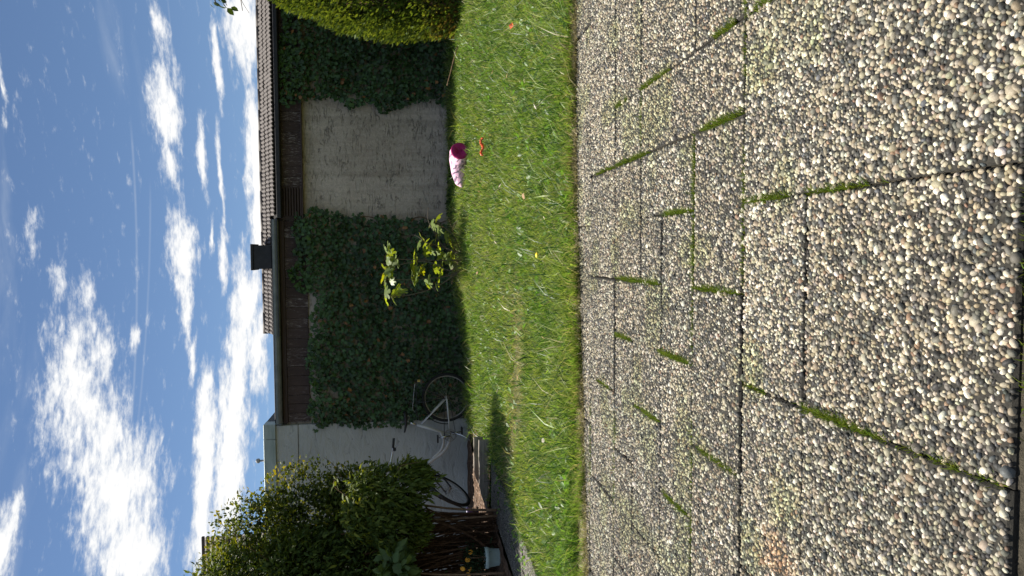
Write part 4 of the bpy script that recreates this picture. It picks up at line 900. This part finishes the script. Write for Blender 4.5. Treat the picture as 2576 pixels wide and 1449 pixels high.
for k in range(26):    # bare twigs round the base
    a = random.uniform(-2.6, .2); l = random.uniform(.12, .34); b0 = Vector((-.12+random.gauss(0, .14), 8.4+random.gauss(0, .07), .19))
    b = MB(); b.tube(curve([b0, b0+Vector((math.cos(a)*l*.5, -random.random()*.1, l*.35)), b0+Vector((math.cos(a)*l, -random.random()*.2, random.uniform(.02, .2)))], 3), .0026, 4); b.build('dry_twig', M['stem'], fg)
#@@OBJECTS
# ------------------------------------------------------------------ bicycle (leans along the wall, front to the left)
BY = 9.32
bk = empty('bicycle', (-2.5, BY, 0), 'silver step-through city bicycle parked along the outbuilding wall', 'bicycle')
def P(x, z, y=0.0): return (x, BY+y, z)
def wheel(c, axis, name='wheel', Rr=.335, mud=True):
    w = empty(name, c); w.parent = bk; w.matrix_parent_inverse = world_of(bk).inverted()
    c = Vector(c); ax = Vector(axis).normalized()
    MB().torus(c, Rr-.020, .0215, ax, 56, 10).build('tyre', M['rubber'], w, True)
    MB().torus(c, Rr-.042, .010, ax, 56, 8).build('rim', M['rim'], w, True)
    b = MB(); b.tube([c-ax*.045, c+ax*.045], .022, 12); b.tube([c-ax*.065, c+ax*.065], .008, 8); b.build('hub', M['rim'], w, True)
    u = ax.orthogonal().normalized(); v = ax.cross(u); b = MB()
    for k in range(32):
        a = 2*math.pi*k/32; s = ax*(.03 if k % 2 else -.03); a2 = a+(.5 if (k//2) % 2 else -.5)
        b.tube([c+s+(u*math.cos(a2)+v*math.sin(a2))*.02, c+(u*math.cos(a)+v*math.sin(a))*(Rr-.045)], .0013, 4, False)
    b.build('spokes', M['rim'], w)
    return w
RH = (-1.963, .345); BB = (-2.479, .305); ST = (-2.324, .749); FH = Vector((-3.205, BY-.12, .335))
wheel(P(*RH), (0, 1, 0))
fa = Vector((.81, -.10, -.48)).normalized()     # front wheel turned towards the camera
wheel(FH, fa)
HEADT = Vector(P(-2.885, .80)); HEADB = Vector(P(-2.93, .66))
b = MB()
b.tube([P(*BB), P(-2.39, .55), P(*ST)], .019, 10)
b.tube(curve([P(*BB), P(-2.56, .315), P(-2.655, .355), P(-2.74, .43), P(-2.83, .565), HEADB], 6), .024, 10)
b.tube(curve([P(-2.43, .435), P(-2.53, .395), P(-2.62, .40), P(-2.70, .44), P(-2.79, .54)], 6), .018, 10)
b.tube([HEADB-Vector((.004, 0, .03)), HEADT], .024, 12)
for s in (-.05, .05):
    b.tube([P(RH[0], RH[1], s), P(-2.2, .325, s*.9), P(BB[0], BB[1], s*.4)], .011, 8)
    b.tube([P(RH[0], RH[1], s), P(ST[0]+.01, ST[1]-.06, s*.35)], .0095, 8)
b.tube([P(BB[0], BB[1], -.04), P(BB[0], BB[1], .04)], .024, 12)
b.build('frame', M['silver'], bk, True)
b = MB(); b.tube([P(*ST), P(-2.285, .86)], .0125, 10); sp_ = b.build('seat_post', M['chrome'], bk, True)
# saddle: broad at the back, narrow nose to the left
V = []; F = []; nst = 9; nr = 10
for i in range(nst):
    t = i/(nst-1); xx = -2.15-.27*t; w = .085*(1-t)**.8+.022; zz = .905-.015*math.sin(t*math.pi)+.012*t; th = .045*(1-.55*t)
    for k in range(nr):
        a = 2*math.pi*k/nr; V.append(P(xx, zz+th*.5*math.sin(a)*(1 if math.sin(a) > 0 else 1.5), w*math.cos(a)))
for i in range(nst-1): F += [(i*nr+k, i*nr+(k+1) % nr, (i+1)*nr+(k+1) % nr, (i+1)*nr+k) for k in range(nr)]
F += [tuple(range(nr-1, -1, -1)), tuple(range((nst-1)*nr, nst*nr))]
MB().add(V, F).build('saddle', M['black'], bk, True)
b = MB(); b.torus(Vector(P(-2.30, .872)), .026, .004, (0, 1, 0), 16, 5); b.torus(Vector(P(-2.22, .872)), .026, .004, (0, 1, 0), 16, 5); b.build('saddle_spring', M['chrome'], bk, True)
# mudguard, carrier
b = MB()
pts = [P(RH[0]+.365*math.cos(a), RH[1]+.365*math.sin(a)) for a in np.linspace(R(-20), R(185), 26)]
for i in range(len(pts)-1):
    p, q = Vector(pts[i]), Vector(pts[i+1]); s = Vector((0, .026, 0)); b.add([p-s, p+s, q+s, q-s], [(0, 1, 2, 3)])
b.build('mudguard', M['black'], bk)
b = MB()
for s in (-.06, .06):
    b.tube(curve([P(-2.25, .72, s*.3), P(-2.15, .755, s), P(-1.95, .752, s), P(-1.74, .75, s)], 4), .005, 6)
    b.tube([P(-1.80, .75, s), P(RH[0], RH[1]+.02, s)], .0045, 6); b.tube([P(-2.02, .75, s), P(RH[0], RH[1]+.02, s)], .0045, 6)
for xx in (-2.1, -1.98, -1.86, -1.74): b.tube([P(xx, .752, -.06), P(xx, .752, .06)], .0045, 6)
b.build('carrier', M['black'], bk, True)
b = MB(); b.tube(curve([P(-2.14, .775, -.03), P(-2.10, .80, -.03), P(-1.95, .79, -.03), P(-1.76, .77, -.03)], 4), .0035, 6); b.build('spring_clip', M['chrome'], bk, True)
MB().box(P(-1.735, .70, -.035), P(-1.715, .735, .035), .004).build('rear_reflector', M['reflector'], bk)
# crank, chainring, guard
b = MB(); b.torus(Vector(P(BB[0], BB[1], -.045)), .078, .006, (0, 1, 0), 30, 6)
for k in range(5): a = k*1.257; b.tube([P(BB[0], BB[1], -.045), P(BB[0]+.076*math.cos(a), BB[1]+.076*math.sin(a), -.045)], .006, 6)
b.build('chainring', M['rim'], bk, True)
b = MB(); b.add([P(BB[0]-.09, BB[1]+.06, -.056), P(RH[0]-.02, RH[1]+.055, -.056), P(RH[0]+.02, RH[1]-.03, -.056), P(BB[0]-.05, BB[1]-.09, -.056), P(BB[0]-.10, BB[1]-.03, -.056)], [(0, 1, 2, 3, 4)])
b = MB(); b.tube([P(BB[0]-.02, BB[1]+.08, -.05), P(RH[0], RH[1]+.035, -.05)], .004, 5); b.tube([P(BB[0]-.02, BB[1]-.08, -.05), P(RH[0], RH[1]-.035, -.05)], .004, 5); b.build('chain', M['black'], bk, True)
for sgn, yy in ((1, -.065), (-1, .065)):
    e = (BB[0]-.02*sgn, BB[1]+.17*sgn); b = MB(); b.tube([P(BB[0], BB[1], yy), P(e[0], e[1], yy)], [.012, .009], 8); cr = b.build('crank', M['chrome'], bk, True)
    MB().box(P(e[0]-.045, e[1]-.012, yy-.09 if yy < 0 else yy+.01), P(e[0]+.045, e[1]+.012, yy-.01 if yy < 0 else yy+.09), .004).build('pedal', M['black'], cr)
b = MB(); b.tube([P(BB[0]+.05, BB[1]-.01, -.03), P(BB[0]+.02, .16, -.12), P(BB[0]-.03, .03, -.16)], .009, 8); b.build('kickstand', M['chrome'], bk, True)
# fork, stem, handlebar
b = MB(); side = fa
crown = HEADB-Vector((.03, .03, .06))
for s in (-.055, .055): b.tube(curve([crown+side*s, crown.lerp(FH, .6)+side*s+Vector((.03, .02, .01)), FH+side*s], 5), [.012]*11, 8)
b.tube([crown-side*.06, crown+side*.06], .014, 8); b.tube([crown, HEADB], .014, 8); b.build('fork', M['black'], bk, True)
b = MB()
wu = (Vector((0, 0, 1))-fa*fa.z).normalized(); fwd = fa.cross(wu)*-1
if fwd.y > 0: fwd = -fwd     # where the front wheel points
ptsm = [FH+Vector((0, 0, 0))+(fwd*math.cos(a)+wu*math.sin(a))*.365 for a in np.linspace(R(20), R(150), 18)]
for i in range(len(ptsm)-1):
    p, q = ptsm[i], ptsm[i+1]; s = fa*.024; b.add([p-s, p+s, q+s, q-s], [(0, 1, 2, 3)])
b.build('mudguard', M['black'], bk)
b = MB(); b.tube([HEADT, P(-2.865, 1.02)], .0125, 10); b.tube([P(-2.865, 1.02), P(-2.86, 1.085, -.05)], .013, 10); b.build('stem', M['chrome'], bk, True)
barR = curve([P(-2.86, 1.085, -.05), P(-2.80, 1.10, -.03), P(-2.72, 1.085, .02), P(-2.62, 1.07, .04), P(-2.51, 1.06, .06)], 6)
barL = curve([P(-2.86, 1.085, -.05), P(-2.92, 1.10, -.10), P(-2.95, 1.09, -.2), P(-2.93, 1.07, -.30), P(-2.88, 1.06, -.40)], 6)
b = MB(); b.tube(barR, .011, 10); b.tube(barL, .011, 10); hb = b.build('handlebar', M['chrome'], bk, True)
for bar in (barR, barL):
    b = MB(); b.tube(bar[-8:], .0165, 10); b.build('grip', M['black'], hb, True)
    p = bar[-9]; b = MB(); b.tube(curve([p, p+Vector((.03, 0, -.05)), p+Vector((.10, .01, -.085))], 4), .005, 6); b.build('brake_lever', M['chrome'], hb, True)
    MB().box(tuple(p-Vector((.02, .02, .045))), tuple(p+Vector((.02, .02, -.005))), .006).build('gear_shifter', M['black'], hb)

# ------------------------------------------------------------------ pink bag lying in the grass
def mat_pink():
    m, nt, N, L = new_mat('pink_printed_fabric'); g = N('ShaderNodeNewGeometry')
    mp = N('ShaderNodeMapping'); mp.inputs['Scale'].default_value = (26, 26, 30); mp.inputs['Rotation'].default_value = (.4, .7, .3); L(g.outputs['Position'], mp.inputs[0])
    w = N('ShaderNodeTexWave'); w.inputs['Scale'].default_value = .2; w.inputs['Distortion'].default_value = 7; w.inputs['Detail'].default_value = 2; L(mp.outputs[0], w.inputs['Vector'])
    n2 = tex_noise(N, L, 13, 3, .5, g.outputs['Position'])
    k1 = N('ShaderNodeMapRange'); L(w.outputs['Fac'], k1.inputs['Value']); k1.inputs['From Min'].default_value = .66; k1.inputs['From Max'].default_value = .76
    k2 = N('ShaderNodeMapRange'); L(n2, k2.inputs['Value']); k2.inputs['From Min'].default_value = .46; k2.inputs['From Max'].default_value = .52
    mm = N('ShaderNodeMath'); mm.operation = 'MULTIPLY'; L(k1.outputs[0], mm.inputs[0]); L(k2.outputs[0], mm.inputs[1])
    c = mixc(N, L, mm.outputs[0], (.84, .50, .66), (.20, .13, .20))
    f = tex_noise(N, L, 18, 4, .5, g.outputs['Position'])
    p = principled(N, L, c, .75, .2); p.inputs['Sheen Weight'].default_value = .2; bump(N, L, p, f, .6, .02)
    return m
M['pink'] = mat_pink(); M['magenta'] = simple('magenta_lining', (.30, .012, .10), (.42, .03, .15), 14, .8, .2, bmp=.5, bd=.01)
bag = empty('fabric_bag', (1.0, 8.1, .17), 'pink printed fabric bag with round magenta end lying in the grass', 'bag')
ax = curve([(1.145, 7.93, .243), (1.10, 8.05, .247), (1.00, 8.15, .238), (.87, 8.21, .216), (.765, 8.24, .188)], 5); rad = np.interp(np.linspace(0, 1, len(ax)), [0, .12, .35, .65, .88, 1], [.100, .110, .106, .094, .068, .012])
V = []; F = []; nb = 28
for i, p in enumerate(ax):
    t = (ax[min(i+1, len(ax)-1)]-ax[max(i-1, 0)]).normalized(); u = t.cross(Vector((0, 0, 1))).normalized(); v = u.cross(t)
    for k in range(nb):
        a = 2*math.pi*k/nb; rr = rad[i]*(1+.045*math.sin(5*a+i*.7)*(i/len(ax))+.03*math.sin(9*a+i)); q = p+(u*math.cos(a)+v*math.sin(a)*.97)*rr; q.z = max(q.z, .125); V.append(q)
for i in range(len(ax)-1): F += [(i*nb+k, i*nb+(k+1) % nb, (i+1)*nb+(k+1) % nb, (i+1)*nb+k) for k in range(nb)]
F.append(tuple(range((len(ax)-1)*nb, len(ax)*nb)))
MB().add(V, F).build('body', M['pink'], bag, True)
t = (ax[0]-ax[1]).normalized(); u = t.cross(Vector((0, 0, 1))).normalized(); v = u.cross(t); V = []; F = []
rings = [(.1005, .003), (.101, .012), (.088, .024), (.066, .022), (.044, .010), (.02, -.012)]
for r_, d in rings:
    for k in range(nb): a = 2*math.pi*k/nb; V.append(ax[0]+(u*math.cos(a)+v*math.sin(a))*r_+t*(d+.008*math.sin(7*a)*(1-r_/.1)+.004*math.sin(4*a+1)))
V.append(ax[0]+t*-.02)
for i in range(len(rings)-1): F += [(i*nb+k, i*nb+(k+1) % nb, (i+1)*nb+(k+1) % nb, (i+1)*nb+k) for k in range(nb)]
F += [((len(rings)-1)*nb+k, (len(rings)-1)*nb+(k+1) % nb, len(V)-1) for k in range(nb)]
MB().add(V, F).build('round_end', M['magenta'], bag, True)

# ------------------------------------------------------------------ small toys on the lawn
ty_ = empty('toy_garland', (1.02, 6.75, float(lawn_z(1.02, 6.75))), 'small curved string of orange red plastic pieces on the lawn', 'toy')
for k in range(10):
    t = k/9; x = 1.10-.16*t; y = 6.72+.03*math.sin(t*math.pi); z = float(lawn_z(x, y))+.075+.012*math.sin(t*9)
    b = MB(); b.lathe([(0, -.010), (.014, -.007), (.017, 0), (.013, .007), (0, .011)], 8, Matrix.Translation((x, y, z)) @ Euler((random.gauss(0, .5), 1.2+random.gauss(0, .3), random.gauss(0, .4))).to_matrix().to_4x4() @ Matrix.Diagonal((random.uniform(.8, 1.2), random.uniform(.7, 1.1), 1, 1)))
    b.build('bead', M['orange'], ty_)
sc = MB(); z0 = float(lawn_z(1.66, 5.1))+.05
sc.add([(1.645, 5.08, z0), (1.678, 5.10, z0+.008), (1.66, 5.11, z0+.03), (1.655, 5.10, z0+.004), (1.635, 5.12, z0+.02)], [(0, 1, 3), (1, 2, 3), (2, 4, 3), (0, 3, 4)])
tag(sc.build('plastic_scrap', M['orange']), 'tiny crumpled orange plastic scrap in the grass near the patio', 'scrap')
b = MB(); b.tube(curve([(2.50, 8.55, .21), (2.35, 8.62, .255), (2.22, 8.7, .29), (2.08, 8.78, .33)], 4), [.009]*8+[.007]*5, 6); tag(b.build('stick', M['stem'], None, True), 'thin brown stick lying in front of the ivy', 'stick')
lm = mesh_np('fallen_leaf', *OVAL); lm.materials.append(M['dry'])
LIT = [(.55, 5.9, .05), (.1, 6.2, .045), (-.35, 5.6, .05), (.62, 7.1, .05), (1.15, 4.6, .045), (1.35, 5.4, .04), (.35, 4.6, .05), (-.9, 4.9, .045), (-.2, 7.2, .05), (-1.2, 6.0, .045), (.9, 4.2, .04), (-.5, 4.0, .04), (1.6, 6.3, .05), (-1.1, 3.9, .045), (.2, 3.9, .04)]
for i, (x, y, s) in enumerate(LIT):
    o = bpy.data.objects.new('fallen_leaf', lm); COL.objects.link(o); o.location = (x, y, float(lawn_z(x, y))+.06); o.rotation_euler = (random.gauss(0, .4), random.gauss(0, .4), random.uniform(0, 6)); o.scale = (s, s, s)
    c = random.choice([(.62, .52, .42), (.5, .33, .2), (.66, .6, .52)]); o.color = (*c, 1)
    tag(o, 'small pale dry leaf lying on the lawn grass', 'leaf', 'dry leaves scattered on the lawn')
dl = empty('dandelion', (-.02, 3.95, 0), 'single yellow dandelion flower near the patio edge', 'flower')
b = MB(); b.tube([(-.02, 3.95, 0), (-.018, 3.948, .085)], .0018, 5); b.build('stalk', M['stem'], dl)
b = MB(); b.lathe([(0, .083), (.014, .086), (.016, .092), (.008, .098), (0, .099)], 12, Matrix.Translation((-.018, 3.948, 0))); b.build('flower_head', M['yellow'], dl)

# ------------------------------------------------------------------ pots, planks
pt = empty('flower_pot', (-2.82, 6.22, .03), 'mint grey plastic flower pot holding a dark plant with orange flowers', 'flower pot')
MB().lathe([(0, .02), (.068, .02), (.072, .025), (.086, .130), (.093, .131), (.094, .165), (.088, .166), (.084, .135), (.0, .13)], 28, Matrix.Translation((-2.82, 6.22, .0))).build('pot', M['mint'], pt, True)
MB().lathe([(.0, .150), (.04, .152), (.084, .145)], 16, Matrix.Translation((-2.82, 6.22, 0))).build('soil', M['bed'], pt, True)
mg = empty('marigold', (-2.82, 6.25, .15), 'dark leaved orange flowering plant growing in the mint pot', 'plant')
n = 420; q = RNG.normal(0, 1, (n, 3))*np.array([.075, .07, .06])+np.array([-2.84, 6.25, .26])
me = mesh_np('leaves', *(lambda r: (r[0], r[1], r[2]))(scatter(*LANCE, q, frames(norm(RNG.normal(0, 1, (n, 3))), norm(RNG.normal(0, .5, (n, 3))+np.array([0, -.3, .8]))), RNG.uniform(.03, .06, n), np.array([.025, .05, .02])*RNG.uniform(.6, 1.4, (n, 1)))))
tag(put('leaves', me, M['leaf'], mg), kind='stuff')
b = MB()
for k in range(7): b.tube([(-2.82, 6.23, .14), (-2.84+random.gauss(0, .05), 6.25+random.gauss(0, .04), .3)], .003, 4)
b.build('stems', M['stem'], mg)
for (x, z) in ((-2.77, .294), (-2.825, .325), (-2.87, .375), (-2.955, .315), (-2.91, .30), (-2.98, .35)):
    b = MB(); b.lathe([(0, -.008), (.016, -.004), (.024, .004), (.018, .012), (.008, .010), (0, .014)], 10, Matrix.Translation((x, 6.2+random.gauss(0, .03), z)) @ Euler((1.0+random.gauss(0, .4), random.gauss(0, .4), 0)).to_matrix().to_4x4()); b.build('flower', M['petal'], mg)
pp = empty('purple_pot', (-3.2, 8.3, .03), 'small purple plastic pot on the mulch beside the front wheel', 'flower pot')
MB().lathe([(0, .03), (.055, .03), (.068, .135), (.076, .136), (.077, .165), (.070, .165), (.066, .13), (0, .125)], 22, Matrix.Translation((-3.2, 8.3, 0))).build('pot', M['purple'], pp, True)
MB().lathe([(0, .14), (.066, .135)], 14, Matrix.Translation((-3.2, 8.3, 0))).build('soil', M['bed'], pp, True)
def plank(label, x0, x1, y, z0, z1, th, yaw):
    b = MB(); M4 = Matrix.Translation(((x0+x1)/2, y, 0)) @ Matrix.Rotation(yaw, 4, 'Z'); h = (x1-x0)/2
    V = []; ns = 9
    for i in range(ns):
        u = -h+2*h*i/(ns-1); w = random.uniform(-.004, .004); tp = .35+.65*min(1, (i+.6)/3.2)
        V += [(u, -th/2+w, z0), (u, th/2+w, z0), (u, th/2+w, z0+(z1-z0)*tp+random.uniform(-.003, .003)), (u, -th/2+w, z0+(z1-z0)*tp+random.uniform(-.003, .003))]
    F = [(4*i+k, 4*i+(k+1) % 4, 4*i+4+(k+1) % 4, 4*i+4+k) for i in range(ns-1) for k in range(4)]+[(3, 2, 1, 0), (4*ns-4, 4*ns-3, 4*ns-2, 4*ns-1)]
    b.add([M4 @ Vector(p) for p in V], F); tag(b.build('plank', M['wood']), label, 'plank')
plank('weathered grey plank edging the mulch bed, nearer the path', -2.72, -1.97, 7.12, -.01, .125, .05, .05)
plank('shorter weathered grey plank standing behind the path-side plank', -2.62, -2.02, 7.45, -.01, .150, .045, -.03)
# bark chips and twigs on the mulch
n = 2600; x = RNG.uniform(-4.4, -2.22, n); y = RNG.uniform(5.2, 9.5, n); k = (x < -2.64) | (y > 7.0); x, y = x[k], y[k]; n = len(x)
CH = (np.array([(-.5, -.15, 0), (.5, -.1, 0), (.45, .15, .02), (-.45, .12, .05), (0, 0, .14)]), np.array([(0, 1, 4), (1, 2, 4), (2, 3, 4), (3, 0, 4)]))
col = np.array([.15, .09, .055])*RNG.uniform(.4, 1.7, (n, 1)); V, F, C = scatter(*CH, np.c_[x, y, bed_z(x, y)+.004], rotz(RNG.uniform(0, 6.3, n)), RNG.uniform(.02, .07, n), col)
o = put('bark_chips', mesh_np('bark_chips', V, F, C), M['pebble']); tag(o, 'brown bark chips covering the bed under the shrubs', 'mulch', kind='stuff')
